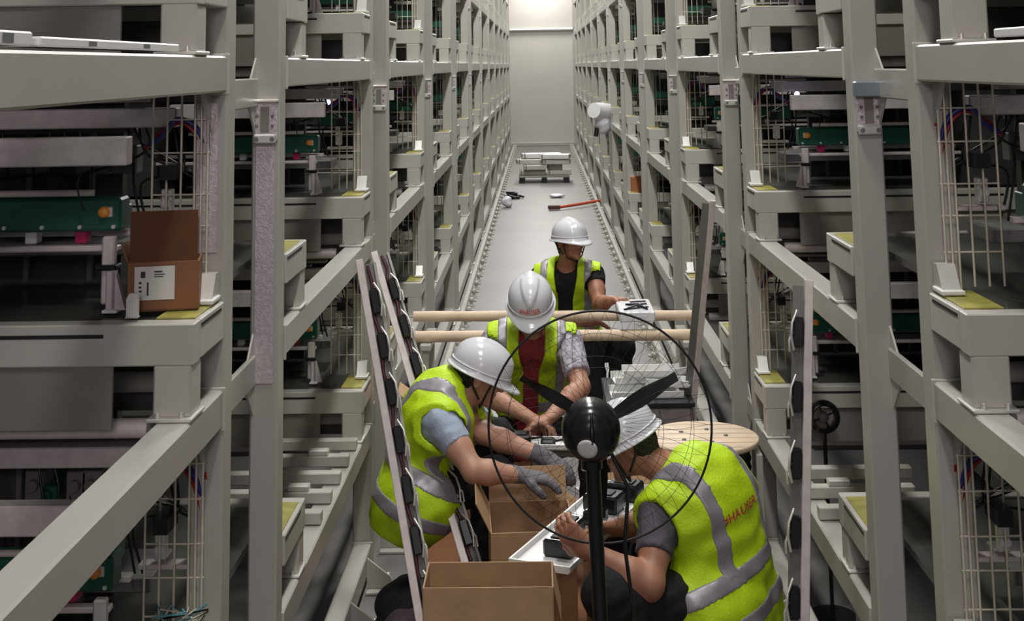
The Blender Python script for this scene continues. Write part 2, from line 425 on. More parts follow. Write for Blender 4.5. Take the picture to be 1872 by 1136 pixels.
SIDES = [(-1, XL, 'left'), (1, XR, 'right')]
up_main, up_in = make_upright(True), make_upright(False)
beam0 = make_beam(1.98); beamL = make_beam(PITCH-.76); link0 = make_link()
tray_hi, tray_lo = make_tray(True, 3), make_tray(False, 4)
used = set()
def inst(proto, loc, sx, label, cat, group):
    if proto.name in used: o = copy_tree(proto)
    else: used.add(proto.name); o = proto
    o.location = loc
    o.scale = (1, 1, 1) if sx < 0 else (-1, 1, 1)
    tag(o, label, cat, group); return o
for sx, X, sn in SIDES:
    for k in range(NB):
        Y = P0 + PITCH*k
        od = ORD[k]
        inst(up_main, (X, Y, 0), sx, f'tall pale grey steel upright, {sn} rack, rear post of the {od} pair from the camera', 'upright', f'uprights of the {sn} rack')
        inst(up_in, (X, Y-.665, 0), sx, f'tall pale grey steel upright, {sn} rack, near post of the {od} pair from the camera', 'upright', f'uprights of the {sn} rack')
        for li, z in enumerate(LV):
            ln = LVN[li]
            if k == 0: inst(beam0, (X, Y-.755-1.98, z), sx, f'grey box beam of the {sn} rack at {ln}, running out of view beside the camera', 'beam', f'aisle beams of the {sn} rack')
            if k < NB-1:
                inst(beamL, (X, Y, z), sx, f'grey box beam of the {sn} rack at {ln}, after the {od} pair of uprights', 'beam', f'aisle beams of the {sn} rack')
            if li > 0:
                inst(link0, (X, Y-.665, z-.06), sx, f'short grey link strut with triangular gussets, {sn} rack, {ln}, {od} pair', 'strut', f'link struts of the {sn} rack')
            if 0 < li < 5:
                hi = k < 3
                t = inst(tray_hi if hi else tray_lo, (X, Y-1.04, z+.001), sx,
                     f'grey machine tray with yellow edge plates, {sn} rack, {ln}, {od} bay from the camera', 'machine', f'machine trays of the {sn} rack')
for sx, X, sn in SIDES:
    # rear face of each rack
    Xb = X+sx*1.35
    for li, z in enumerate(LV):
        b = MB(); b.box(Xb-.04, Xb+.04, 1.2, END-.3, z-.08, z, .004)
        tag(b.build('rear_beam', PAINT), f'long grey rear beam of the {sn} rack at {LVN[li]}', 'beam', f'rear beams of the {sn} rack')
    p0 = None
    for k in range(NB):
        b = None
        if p0 is None:
            b = MB(); b.box(-.04, .04, -.045, .045, 0, HT, .004); p0 = b.build('rear_upright', PAINT); o = p0
        else: o = p0.copy(); COL.objects.link(o)
        o.location = (Xb+sx*.082, P0+PITCH*k, 0)
        tag(o, f'grey rear upright behind the {sn} rack, {ORD[k]} from the camera', 'upright', f'rear uprights of the {sn} rack')
    b = MB(); b.box(X+sx*1.60, X+sx*1.63, 1.0, END, .02, 4.7)
    tag(b.build('rack_back_panel', DARK), f'dark sheet panelling closing the back of the {sn} rack', 'panel')

# floor rails with levelling bolts
for sx, X, sn in SIDES:
    xr = X-sx*.05
    root = empty('floor_rail', (xr, 8.4, 0), f'pale floor rail along the foot of the {sn} rack with a row of levelling bolts', 'rail')
    b = MB(); b.box(xr-.022, xr+.022, 8.4, END-.12, 0, .05, .006); wpart(b, 'rail_bar', PAINT2, root)
    me = None; n = 58
    for i in range(n):
        y = 8.7+i*.48
        if y > END-.3: break
        if me is None:
            q = MB(); q.lathe([(0, .075), (.020, .072), (.028, .055), (.020, .035), (.014, .03), (.014, .006), (.032, .004), (.032, 0)], (0,0,0), (0,0,1), 10)
            q.cyl((0,0,.045), (-sx*.045, 0, .045), .012, 8)
            me = q.mesh('levelling_bolt', PAINT2)
        o = bpy.data.objects.new('levelling_bolt', me); COL.objects.link(o); o.parent = root
        o.location = (-sx*.055, y-8.4, 0)

# unpainted galvanised facings on the nearest left pair, blue-grey plate on the right one
for i_, (yy, z0, z1, x0, x1) in enumerate(((P0-.0945, 1.30, 1.975, -.070, -.014), (P0-.665-.0945, 1.76, 2.12, -.074, -.020))):
    b = MB(); b.box(XL+x0, XL+x1, yy, yy+.003, z0, z1, .001)
    tag(b.build('galvanised_facing', GALV), ('long', 'short')[i_] + ' sparkling galvanised facing on the %s post of the nearest left pair' % ('rear', 'near')[i_], 'facing')
q = at(1603, 162, 3.90)
b = MB(); b.box(q.x-.070, q.x+.070, 3.868, 3.905, q.z-.024, q.z+.022, .004)
pl = b.build('blue_grey_plate', BLUEST); tag(pl, 'blue-grey steel plate bolted across the nearest right uprights at eye level', 'plate')
for n_, (xa, xb, yy0, yy1, zt, lb) in enumerate(((XL-.075, XL-.008, 1.70, 2.02, .022, 'left rack, nearer one at the frame edge'), (XL-.075, XL-.010, 2.06, 2.86, .016, 'left rack, longer one'), (XR+.008, XR+.075, 1.9, 2.72, .018, 'right rack'))):
    r_ = empty('flat_bar', ((xa+xb)/2, yy0, LV[3]+.007), 'white flat bar lying on the eye-level beam, ' + lb, 'bar', 'white flat bars on the eye-level beams')
    w_ = (xb-xa)/2; b = MB(); b.box(-w_, w_, 0, yy1-yy0, 0, zt, .003); b.build('bar_body', WHITE, r_)
    for t_ in (.3, .7):
        b = MB(); b.box(-w_-.001, w_+.001, (yy1-yy0)*t_-.02, (yy1-yy0)*t_+.02, .004, zt-.004); b.build('slot', MIDM, r_)
# ------------------------------------------------------------------ implicit surfaces for bodies and cloth
def nv(v): return np.array(v, float)
def norm(v): v = nv(v); return v/np.linalg.norm(v)
class Sdf:
    """list of primitives blended one after another with a smooth minimum"""
    def __init__(s): s.p = []
    def cone(s, a, b, ra, rb, k=.03, flat=None, fk=1.0): s.p.append(('c', nv(a), nv(b), ra, rb, k, None if flat is None else norm(flat), fk)); return s
    def ell(s, c, R, rad, k=.02, neg=False): s.p.append(('e', nv(c), np.array(R, float), nv(rad), k, neg)); return s
    def __call__(s, P):
        d = None
        for q in s.p:
            if q[0] == 'c':
                _, a, b, ra, rb, k, fl, fk = q
                X = P-a; ba = b-a
                if fl is not None:
                    X = X + np.outer(X@fl, fl)*(1/fk-1)
                    ba = ba + fl*(ba@fl)*(1/fk-1)
                t = np.clip(X@ba/max(ba@ba, 1e-9), 0, 1)
                e = np.linalg.norm(X-t[:, None]*ba, axis=1)-(ra+(rb-ra)*t)
                if fl is not None: e = e*(.5+.5*fk)
                neg = False
            else:
                _, c, R, rad, k, neg = q
                L = (P-c)@R.T
                l = np.linalg.norm(L/rad, axis=1); g = np.linalg.norm(L/rad**2, axis=1)
                e = l*(l-1)/np.maximum(g, 1e-6)
            if d is None: d = e
            elif neg:
                h = np.maximum(k-np.abs(d+e), 0)/k; d = np.maximum(d, -e)+h*h*k*.25
            else:
                h = np.maximum(k-np.abs(d-e), 0)/k; d = np.minimum(d, e)-h*h*k*.25
        return d
def mesh_sdf(fn, lo, hi, h):
    """surface nets on a sparse block grid"""
    lo = nv(lo); hi = nv(hi); B = 8
    nb = np.ceil((hi-lo)/(h*B)).astype(int); n = nb*B
    cx = [lo[i]+(np.arange(nb[i])+.5)*h*B-h*.5 for i in range(3)]
    C = np.stack(np.meshgrid(*cx, indexing='ij'), -1).reshape(-1, 3)
    dc = fn(C)
    F = np.repeat(np.repeat(np.repeat(dc.reshape(nb), B, 0), B, 1), B, 2).astype(np.float32)
    act = np.nonzero(np.abs(dc) < h*B*1.25)[0]
    ii = np.stack(np.unravel_index(act, nb), -1)
    off = np.stack(np.meshgrid(*[np.arange(B)]*3, indexing='ij'), -1).reshape(-1, 3)
    idx = (ii[:, None, :]*B+off[None]).reshape(-1, 3)
    vals = np.empty(len(idx), np.float32)
    for s0 in range(0, len(idx), 400000):
        vals[s0:s0+400000] = fn(lo+idx[s0:s0+400000]*h)
    F[idx[:, 0], idx[:, 1], idx[:, 2]] = vals
    I = F < 0
    m = n-1
    cnt = np.zeros(m, np.int8)
    cor = [(a, b_, c) for a in (0, 1) for b_ in (0, 1) for c in (0, 1)]
    for a, b_, c in cor: cnt += I[a:a+m[0], b_:b_+m[1], c:c+m[2]]
    cells = np.stack(np.nonzero((cnt > 0) & (cnt < 8)), -1)
    acc = np.zeros((len(cells), 3)); w = np.zeros(len(cells))
    cv = {q: F[cells[:, 0]+q[0], cells[:, 1]+q[1], cells[:, 2]+q[2]].astype(float) for q in cor}
    for q in cor:
        for ax in range(3):
            if q[ax]: continue
            q2 = list(q); q2[ax] = 1; q2 = tuple(q2)
            f0, f1 = cv[q], cv[q2]; s_ = (f0 < 0) != (f1 < 0)
            t = np.where(s_, f0/np.where(s_, f0-f1, 1), 0)
            p = np.tile(nv(q), (len(cells), 1)); p[:, ax] += t
            acc += p*s_[:, None]; w += s_
    V = lo+(cells+acc/w[:, None])*h
    vid = np.full(m, -1, np.int32); vid[cells[:, 0], cells[:, 1], cells[:, 2]] = np.arange(len(cells))
    Q = []
    for ax in range(3):
        u, v = [(1, 2), (2, 0), (0, 1)][ax]
        sl0 = [slice(1, m[i]) for i in range(3)]; sl1 = [slice(1, m[i]) for i in range(3)]
        sl0[ax] = slice(0, m[ax]); sl1[ax] = slice(1, m[ax]+1)
        A = I[tuple(sl0)]; Bb = I[tuple(sl1)]
        for fl in (0, 1):
            e = np.stack(np.nonzero((A & ~Bb) if fl == 0 else (~A & Bb)), -1)
            if not len(e): continue
            o = np.ones(3, int); o[ax] = 0; e = e+o
            du = np.zeros(3, int); du[u] = 1; dv = np.zeros(3, int); dv[v] = 1
            g = lambda p: vid[p[:, 0], p[:, 1], p[:, 2]]
            q = np.stack([g(e-du-dv), g(e-dv), g(e), g(e-du)], -1)
            if fl: q = q[:, ::-1]
            Q.append(q)
    if not Q: return V, np.zeros((0, 4), int)
    Q = np.concatenate(Q); Q = Q[(Q >= 0).all(1)]
    return V, Q
def sdf_obj(name, fn, lo, hi, h, m, parent, mats=None, matfn=None):
    V, Q = mesh_sdf(fn, lo, hi, h)
    if not len(Q): print('EMPTY', name, parent.name); return None
    off = np.zeros(3); q_ = parent
    while q_ is not None: off += np.array(q_.location); q_ = q_.parent
    me = bpy.data.meshes.new(name)
    me.vertices.add(len(V)); me.vertices.foreach_set('co', (V-off).astype(np.float32).ravel())
    me.loops.add(len(Q)*4); me.loops.foreach_set('vertex_index', Q.astype(np.int32).ravel())
    me.polygons.add(len(Q)); me.polygons.foreach_set('loop_start', np.arange(len(Q), dtype=np.int32)*4)
    me.update(calc_edges=True)
    for q in (mats or [m]): me.materials.append(q)
    if matfn is not None:
        me.polygons.foreach_set('material_index', matfn(V[Q].mean(1)).astype(np.int32))
    me.polygons.foreach_set('use_smooth', np.ones(len(Q), bool))
    me.validate(); me.update()
    o = bpy.data.objects.new(name, me); COL.objects.link(o); o.parent = parent
    return o
def wrinkle(P, a, f, ph=0.0):
    x, y, z = P[:, 0]*f, P[:, 1]*f, P[:, 2]*f
    return a*(np.sin(x+1.7*np.sin(z*.8+ph)+ph)*np.sin(z*1.3+1.3*np.sin(y*.9+ph)) + .6*np.sin(y*1.9+z*1.1+ph)*np.sin(x*1.6-z*.7))

def helmet(parent, hp, HR, vridge=False, text=False):
    """HR rows = head right, forward, up; hp = head centre"""
    hp = nv(hp); NU, NV = 72, 22; HS = .845
    def dome(ph, v, dr=0.0):
        th = v*math.pi/2
        x = math.sin(ph)*math.sin(th)*(.121+dr); y = math.cos(ph)*math.sin(th)*(.146+dr); z = math.cos(th)**.92*(.125+dr)+.034
        # raised ridge along the crown
        if dr == 0.0:
            fz = max(0, min(1, (z-.028)/.125)); g = 0
            if vridge and y > -.02:
                wd = .008+.042*max(0, (fz-.42)/.58)
                e = (wd-abs(x))/.006; g = max(0, min(1, e+.5)) if fz > .38 else 0
                x *= 1+.06*g; y *= 1+.075*g; z += .012*g
            else:
                g = math.exp(-(x/.028)**4); ff = min(1, max(0, (fz-.2)/.3)); y *= 1+.035*g*ff; z += .007*g*ff
        return x*HS, (y-.005)*HS, z*HS
    vs = []; fs = []
    prof = []
    def ring(fn):
        s0 = len(vs)
        for i in range(NU): vs.append(fn(2*math.pi*i/NU))
        return s0
    rings = []
    for j in range(NV+1):
        v = max(j/NV, .02); rings.append(ring(lambda ph, v=v: dome(ph, v)))
    def rim(out, dz, br, drop):
        def f(ph):
            x, y, z = dome(ph, 1.0, .0001)
            fr = max(0, math.cos(ph)); w = fr**2.2
            return x*(1+out/.13), y*(1+out/.15)+br*w, z+dz-drop*w
        return f
    for a in ((.003, -.004, .002, .001), (.004, -.012, .004, .002), (.012, -.014, .022, .006), (.017, -.016, .040, .013), (.0185, -.013, .045, .014), (.018, -.009, .044, .013) ):
        pass
    seq = [(.0035, -.006, .002, .001), (.0035, -.016, .003, .002), (.010, -.020, .018, .006), (.016, -.021, .040, .014), (.018, -.024, .043, .018), (.0165, -.027, .041, .020), (.008, -.026, .016, .012), (-.002, -.024, 0, .006)]
    for a in seq: rings.append(ring(rim(*a)))
    for j in range(NV, -1, -2):
        v = max(j/NV, .02); rings.append(ring(lambda ph, v=v: dome(ph, v, -.004)))
    for a, b_ in zip(rings[:-1], rings[1:]):
        for i in range(NU): fs.append((a+i, b_+i, b_+(i+1) % NU, a+(i+1) % NU))
    fs.append(tuple(rings[0]+i for i in range(NU)))
    root_off = nv(parent.location)
    wv = [tuple(hp+HR.T@nv(v)-root_off) for v in vs]
    b = MB(); b.add(wv, fs, 0, True)
    # bead where dome meets the rim
    o = b.build('helmet', HELM, parent)
    X = lambda v: Vector(tuple(hp+HR.T@nv(v)-root_off))
    b = MB(); b.tube([X(dome(2*math.pi*i/48, 1.0, .003)) for i in range(49)], .0028, 6, 0, False); b.build('rim_bead', HELM, o)
    b = MB(); b.tube([X((math.sin(t)*.088, math.cos(t)*.110-.004, .008)) for t in [2*math.pi*i/40 for i in range(41)]], .009, 6, 0, False); b.build('inner_harness', BLACKM, o)
    # chin strap: two straps a side meeting below the jaw
    for sx in (-1, 1):
        b = MB()
        b.tube([X((sx*.088, .050, .01)), X((sx*.077, .042, -.04)), X((sx*.055, .040, -.095)), X((0, .045, -.120))], .0045, 6)
        b.tube([X((sx*.087, -.045, .005)), X((sx*.078, -.02, -.035)), X((sx*.070, .022, -.075))], .0045, 6)
        b.build('chin_strap', BLACKC, o)
    return o, X

def put_text(s, size, mat_, parent, to_world, name='lettering'):
    """flat lettering bent onto a surface; to_world maps text-plane (u,v) -> Vector"""
    cu_ = bpy.data.curves.new('lettering', 'FONT'); cu_.body = s; cu_.size = size; cu_.align_x = 'CENTER'; cu_.align_y = 'CENTER'
    cu_.resolution_u = 2; cu_.offset = size*.012; cu_.space_character = 1.05
    t = bpy.data.objects.new('tmp', cu_); COL.objects.link(t)
    dg = bpy.context.evaluated_depsgraph_get()
    me = bpy.data.meshes.new_from_object(t.evaluated_get(dg)); bpy.data.objects.remove(t)
    for v in me.vertices: v.co = to_world(v.co.x, v.co.y)
    me.materials.clear(); me.materials.append(mat_); me.name = name
    o = bpy.data.objects.new(name, me); COL.objects.link(o); o.parent = parent
    return o

def hand_prims(S_, w, d, n, sgn, curl=.5, gr=0.0, spread=.0, k=.012):
    """w wrist, d direction to the knuckles, n palm normal, sgn +1/-1 thumb side"""
    w = nv(w); d = norm(d); n = norm(nv(n)-d*(nv(n)@d)); s = np.cross(d, n)*sgn
    S_.cone(w-d*.01, w+d*.05, .024+gr, .026+gr, .02, n, .62)
    kn = []
    for i in range(4):
        o = (.030-.0205*i)
        kp = w+d*(.088-abs(i-1)*.004)+s*o
        S_.cone(w+d*.02+s*o*.5, kp, .016+gr, .0135+gr, .015, n, .8); kn.append(kp)
    L = [.072, .080, .074, .058]
    for i, kp in enumerate(kn):
        ang = 0; p = kp; r = .0092+gr
        for j, fr in enumerate((.45, .30, .25)):
            ang += curl*(.55, .75, .6)[j]
            dd = norm(d+s*(.5-i*.33)*spread); v = dd*math.cos(ang)+n*math.sin(ang)
            q = p+v*L[i]*fr; S_.cone(p, q, r, r*.93, .006); p = q; r *= .93
    t0 = w+d*.022+s*.022; t1 = t0+norm(d*.55+s*.75+n*.35)*.042
    t2 = t1+norm(d*.85+s*.25+n*(.3+curl*.4))*.032; t3 = t2+norm(d*.8-s*.1+n*(.4+curl*.6))*.026
    S_.cone(t0, t1, .016+gr, .0125+gr, .015); S_.cone(t1, t2, .0120+gr, .0105+gr, .006); S_.cone(t2, t3, .0105+gr, .0090+gr, .006)

def person(cfg):
    J = {k: nv(v) for k, v in cfg['J'].items()}
    cfg['Jout'] = J
    if cfg['label'].startswith('crouching person at left'): W1J.update(J)
    pel, nb_, sL, sR = J['pelvis'], J['neck'], J['sL'], J['sR']
    root = empty('person', (float(pel[0]), float(pel[1]), 0.0), cfg['label'], 'person')
    skin = cfg.get('skin', SKIN)
    upv = norm(nb_-pel); rt = norm((sR-sL)-upv*((sR-sL)@upv)); fr = np.cross(upv, rt)   # right, front
    if cfg.get('flip'): fr = -fr
    HF = norm(cfg['face']); HU0 = nv(cfg.get('headup', (0, 0, 1))); HRt = norm(np.cross(HF, HU0)); HU = np.cross(HRt, HF)
    HR = np.array([HRt, HF, HU]); hp = J['head']
    bend = cfg.get('bend', .05)
    waist = pel*.62+nb_*.38-fr*bend*.8; chest = pel*.27+nb_*.73-fr*bend
    hipv = norm(cfg['hipright']) if 'hipright' in cfg else rt
    hL, hR = pel-hipv*.10, pel+hipv*.10
    def torso(S_, g, k=.06):
        S_.cone(pel-upv*.02, waist, .150+g, .132+g, k, fr, .74)
        S_.cone(waist, chest, .132+g, .158+g, k, fr, .70)
        S_.cone(chest, nb_-upv*.05-fr*.02, .150+g, .085+g, k, fr, .66)
        S_.cone(sL+(sR-sL)*.08-upv*.03, sR+(sL-sR)*.08-upv*.03, .056+g, .056+g, k)
        S_.cone(nb_-upv*.05+(sL-nb_)*.35, nb_-upv*.05+(sR-nb_)*.35, .05+g, .05+g, k)
    # ---- the body: one continuous mesh
    Bd = Sdf(); torso(Bd, -.004)
    Bd.cone(nb_-upv*.02, hp-HU*.055-HF*.02, .058, .052, .03)
    K = .92; h = lambda x, y, z: hp+HR.T@nv((x, y, z))*K
    Bd.ell(h(0, -.008, .032), HR, (.070, .0865, .085), .03)
    Bd.ell(h(0, .030, -.052), HR, (.0515, .057, .057), .035)
    for sx in (-1, 1):
        Bd.ell(h(sx*.034, .058, -.025), HR, (.026, .024, .024), .02)
        Bd.ell(h(sx*.031, .094, .008), HR, (.017, .012, .011), .012, True)
        Bd.cone(h(sx*.012, .086, .026), h(sx*.048, .072, .026), .010, .008, .012)
        Bd.ell(h(sx*.080, -.008, -.012), HR, (.009, .020, .032), .01)
    Bd.cone(h(0, .088, .008), h(0, .110, -.024), .0085, .0125, .010)
    Bd.ell(h(0, .094, -.030), HR, (.018, .011, .009), .008)
    Bd.cone(h(-.018, .082, -.056), h(.018, .082, -.056), .008, .008, .010)
    Bd.ell(h(0, .078, -.100), HR, (.022, .018, .017), .02)
    for s_, sh in (('L', sL), ('R', sR)):
        el, wr = J['e'+s_], J['w'+s_]
        Bd.cone(sh, sh*.45+el*.55, .056, .049, .035); Bd.cone(sh*.45+el*.55, el, .049, .040, .02)
        mid = el*.68+wr*.32
        Bd.cone(el, mid, .041, .043, .02); Bd.cone(mid, wr, .043, .027, .02)
        hd = cfg['hand'+s_]; hand_prims(Bd, wr, hd[0], hd[1], hd[2], hd[3])
        kn, an = J['k'+s_], J['a'+s_]; hp_ = hL if s_ == 'L' else hR
        Bd.cone(hp_, kn, .082, .055, .04); cm = kn*.65+an*.35
        Bd.cone(kn, cm, .054, .054, .02); Bd.cone(cm, an, .054, .036, .02)
        toe = an+norm(cfg['toe'+s_])*.15; toe[2] = an[2]-.035
        Bd.cone(an-nv((0, 0, .02)), toe, .034, .026, .02)
    pts = np.array([J[k] for k in J]); lo = pts.min(0)-.24; hi = pts.max(0)+.24; lo[2] = max(lo[2], 0.0)
    body = sdf_obj('body', Bd, lo, hi, .006, skin, root)
    # ---- trousers
    T = Sdf()
    T.cone(pel-upv*.03, pel+upv*.03, .138, .128, .05, fr, .74)
    for s_ in 'LR':
        kn, an = J['k'+s_], J['a'+s_]; hp_ = hL if s_ == 'L' else hR
        T.cone(hp_, kn, .094, .074, .04); T.cone(kn, an+(kn-an)*.12, .076, .058, .025)
    tl = np.array([pel, J['kL'], J['kR'], J['aL'], J['aR']]); tlo = tl.min(0)-.2; thi = tl.max(0)+.2; tlo[2] = max(0, tlo[2])
    sdf_obj('trousers', lambda P: T(P)+wrinkle(P, .004, 42, cfg.get('ph', 0)), tlo, thi, .008, cfg.get('trouser_mat', BLKCLOTH), root)
    # ---- shoes
    for s_ in 'LR':
        an = J['a'+s_]; td = norm(cfg['toe'+s_]); sd = norm(np.cross(td, (0, 0, 1)))
        F_ = Sdf(); F_.cone(an-td*.045-nv((0, 0, .035)), an+td*.15-nv((0, 0, .040)), .040, .036, .02, (0, 0, 1), .9); F_.cone(an-nv((0, 0, .03)), an+nv((0, 0, .02)), .044, .045, .03)
        zf = an[2]-.078
        sdf_obj('shoe', lambda P: np.maximum(F_(P), zf-P[:, 2]), an-.26, an+.26, .006, BLACKM, root)
    # ---- shirt with short sleeves
    Sh = Sdf(); torso(Sh, .010); sl = cfg.get('sleeve', .55)
    for s_, sh in (('L', sL), ('R', sR)):
        el = J['e'+s_]; e2 = sh*(1-sl)+el*sl
        Sh.cone(sh, e2, .067, .060, .035)
    def shirt(P):
        d = Sh(P)+wrinkle(P, .003, 50, 1+cfg.get('ph', 0))
        for s_, sh in (('L', sL), ('R', sR)):
            el = J['e'+s_]; e2 = sh*(1-sl)+el*sl; ax = norm(el-sh)
            near = np.linalg.norm(P-e2, axis=1)
            cut = np.where(near < .12, (P-e2)@ax, -1); d = np.maximum(d, cut)
        d = np.maximum(d, .060-np.linalg.norm((P-(nb_+fr*.02+upv*.02)), axis=1))
        return np.maximum(d, -((P-pel)@upv+.04))
    mf = (lambda C: ((np.abs((C-nb_)@rt) < .075) & ((C-nb_)@fr > 0)).astype(int)) if 'inner_mat' in cfg else None
    sdf_obj('shirt', shirt, lo, hi, .008, cfg['shirt_mat'], root, [cfg['shirt_mat'], cfg['inner_mat']] if mf else None, mf)
    # ---- hi-vis vest
    Ts = Sdf(); torso(Ts, 0)
    Ts.cone(sL+(sR-sL)*.0-upv*.015, sR-upv*.015, .064, .064, .05)
    for s_ in 'LR':
        hp_ = hL if s_ == 'L' else hR
        Ts.cone(hp_, hp_*.80+J['k'+s_]*.20, .106, .098, .05)
    vlen = cfg.get('vest_len', .56); op = cfg.get('open', .05)
    vs_ = cfg.get('vest_scale', 0)
    def vest_core(P, g):
        q = P-nb_; U = q@upv; Xr = q@rt; Fy = q@fr
        flare = np.clip((-U-.25)*.10, 0, .05)
        d0 = Ts(P)-flare+wrinkle(P, .0045, 30, 2+cfg.get('ph', 0))
        d = np.maximum(d0-g, -(d0-.002))
        for s_, sh in (('L', sL), ('R', sR)):
            el = J['e'+s_]; ax = norm(el-sh); c = sh-ax*.01
            sg = -1 if s_ == 'L' else 1
            # the armhole: a vertical cut just inside the shoulder joint plus the sleeve channel
            v = P-c; t = v@ax; rad = np.linalg.norm(v-np.outer(t, ax), axis=1)
            d = np.maximum(d, np.where((t > .015) & (t < .14), .072-rad, -1))
            d = np.maximum(d, np.where(U > -.19, sg*(Xr-sg*(abs((sh-nb_)@rt)+.040)), -1))
        nk = .066-np.linalg.norm(q-upv*.005, axis=1); d = np.maximum(d, nk)
        wv = op+np.clip((U+.16)*.16, 0, .025)
        opn = np.minimum(wv-np.abs(Xr-cfg.get('open_off', 0)), Fy-.0)
        d = np.maximum(d, opn)
        return np.maximum(d, -(U+vlen)), U, Xr, Fy
    vlo = np.minimum.reduce([pel, nb_, sL, sR])-.24; vhi = np.maximum.reduce([pel, nb_, sL, sR])+.24
    vest = sdf_obj('safety_vest', lambda P: vest_core(P, .026)[0], vlo, vhi, .0065, HIVIS, root)
    def band(u0, w=.026):
        def f(P):
            d, U, Xr, Fy = vest_core(P, .0295)
            return np.maximum(d, np.abs(U-u0)-w)
        return f
    for u0 in cfg.get('bands', (-.30, -.43)):
        sdf_obj('reflective_band', band(u0), vlo, vhi, .0065, REFL, vest)
    for sg in (-1, 1):
        def strip(P, sg=sg):
            d, U, Xr, Fy = vest_core(P, .0300)
            return np.maximum(np.maximum(d, np.abs(Xr-sg*cfg.get('strip_x', .135))-.022), cfg.get('bands', (-.30,))[0]-U)
        sdf_obj('reflective_strip', strip, vlo, vhi, .0065, REFL, vest)
    # ---- hair
    Hh = Sdf(); Hh.ell(h(0, -.014, .036), HR, (.0765, .092, .090), .02)
    Hh.cone(h(0, -.050, -.02), h(0, -.046, -.080), .060, .050, .03, HRt, .999)
    def hair(P):
        L = (P-hp)@HR.T
        return np.maximum(np.maximum(Hh(P)+wrinkle(P, .0015, 160), -(L[:, 2]+.082-.9*np.clip(L[:, 1]+.045, 0, 1))), (L[:, 1]-.030)+np.clip(.03-L[:, 2], 0, .1)*.5)
    sdf_obj('hair', hair, hp-.16, hp+.16, .005, HAIR, root)
    for sx in (-1, 1):
        b = MB(); c = h(sx*.031, .0765, .008)
        b.lathe([(.0001, -.012), (.009, -.007), (.0118, 0), (.009, .007), (.004, .0112), (.0001, .012)], c, HF, 14, 0)
        b.lathe([(.0001, .0124), (.0055, .0112), (.0058, .010)], c, HF, 12, 1)
        wpart(b, 'eye', [EYEW, BLACK], root)
        b = MB(); b.tube([h(sx*.014, .093, .026), h(sx*.032, .091, .031), h(sx*.050, .079, .027)], .0035, 6); wpart(b, 'eyebrow', HAIR, root)
    b = MB(); b.tube([h(-.022, .086, -.057), h(0, .0915, -.0555), h(.022, .086, -.057)], [.003, .0052, .003], 8); wpart(b, 'lips', LIP, root)
    hm, HX = helmet(root, hp, HR, cfg.get('vridge', False))
    return root, vest, hm, HX, HR, dict(nb=nb_, up=upv, rt=rt, fr=fr, pel=pel, vest_core=vest_core)

def J_(**k): return {a: (tuple(at(*v[1:])) if v[0] == 'p' else v[1:]) for a, v in k.items()}
p = 'p'; w = 'w'
REDHELM = 'HAUSER'
# worker at the left, crouching and facing the boxes
W1J = {}
W1 = person(dict(label='crouching person at left in white helmet, yellow vest, pale blue sleeve and grey gloves',
    J=J_(pelvis=(p, 762, 905, 5.42), neck=(p, 842, 722, 5.42), head=(p, 878, 685, 5.43), sR=(p, 808, 772, 5.24), sL=(p, 862, 758, 5.60),
         eR=(p, 866, 862, 5.12), wR=(p, 950, 869, 5.16), eL=(p, 884, 792, 5.42), wL=(p, 992, 836, 5.34),
         kR=(p, 905, 872, 5.36), kL=(p, 905, 800, 5.62), aR=(w, -.30, 5.42, .085), aL=(w, -.20, 5.66, .085)),
    face=(.86, .06, -.36), headup=(.1, 0, 1), toeR=(1, .1, 0), toeL=(1, .2, 0), shirt_mat=BLUETEE, skin=SKIN, hipright=(.0, -1, 0),
    handR=((1, .05, -.15), (.1, 0, -1), -1, .45), handL=((.85, 0, -.45), (-.1, .3, -1), 1, .5), bend=.06, open=.04, ph=.3, sleeve=.50, vest_len=.55))
# middle worker, head down, facing the camera
W2 = person(dict(label='person in white helmet with red lettering, yellow vest over plaid sleeves, head bowed',
    J=J_(pelvis=(p, 968, 800, 6.62), neck=(p, 972, 607, 6.34), head=(p, 970, 556, 6.20), sR=(p, 906, 622, 6.30), sL=(p, 1038, 622, 6.30),
         eR=(p, 886, 718, 6.10), wR=(p, 965, 762, 5.92), eL=(p, 1062, 708, 6.10), wL=(p, 1005, 764, 5.92),
         kR=(w, -.30, 6.12, .56), kL=(w, .22, 6.12, .56), aR=(w, -.26, 6.20, .085), aL=(w, .20, 6.20, .085)),
    face=(-.02, -.86, -.52), toeR=(-.1, -1, 0), toeL=(.1, -1, 0), shirt_mat=PLAID, inner_mat=REDTEE, skin=SKIN, bend=.03,
    handR=((.9, -.2, -.3), (0, -.2, -1), 1, .7), handL=((-.9, -.2, -.3), (0, -.2, -1), -1, .7), open=.035, ph=1.3, sleeve=.75, vridge=True, trouser_mat=BLKCLOTH, vest_len=.40, bands=(-.34,)))
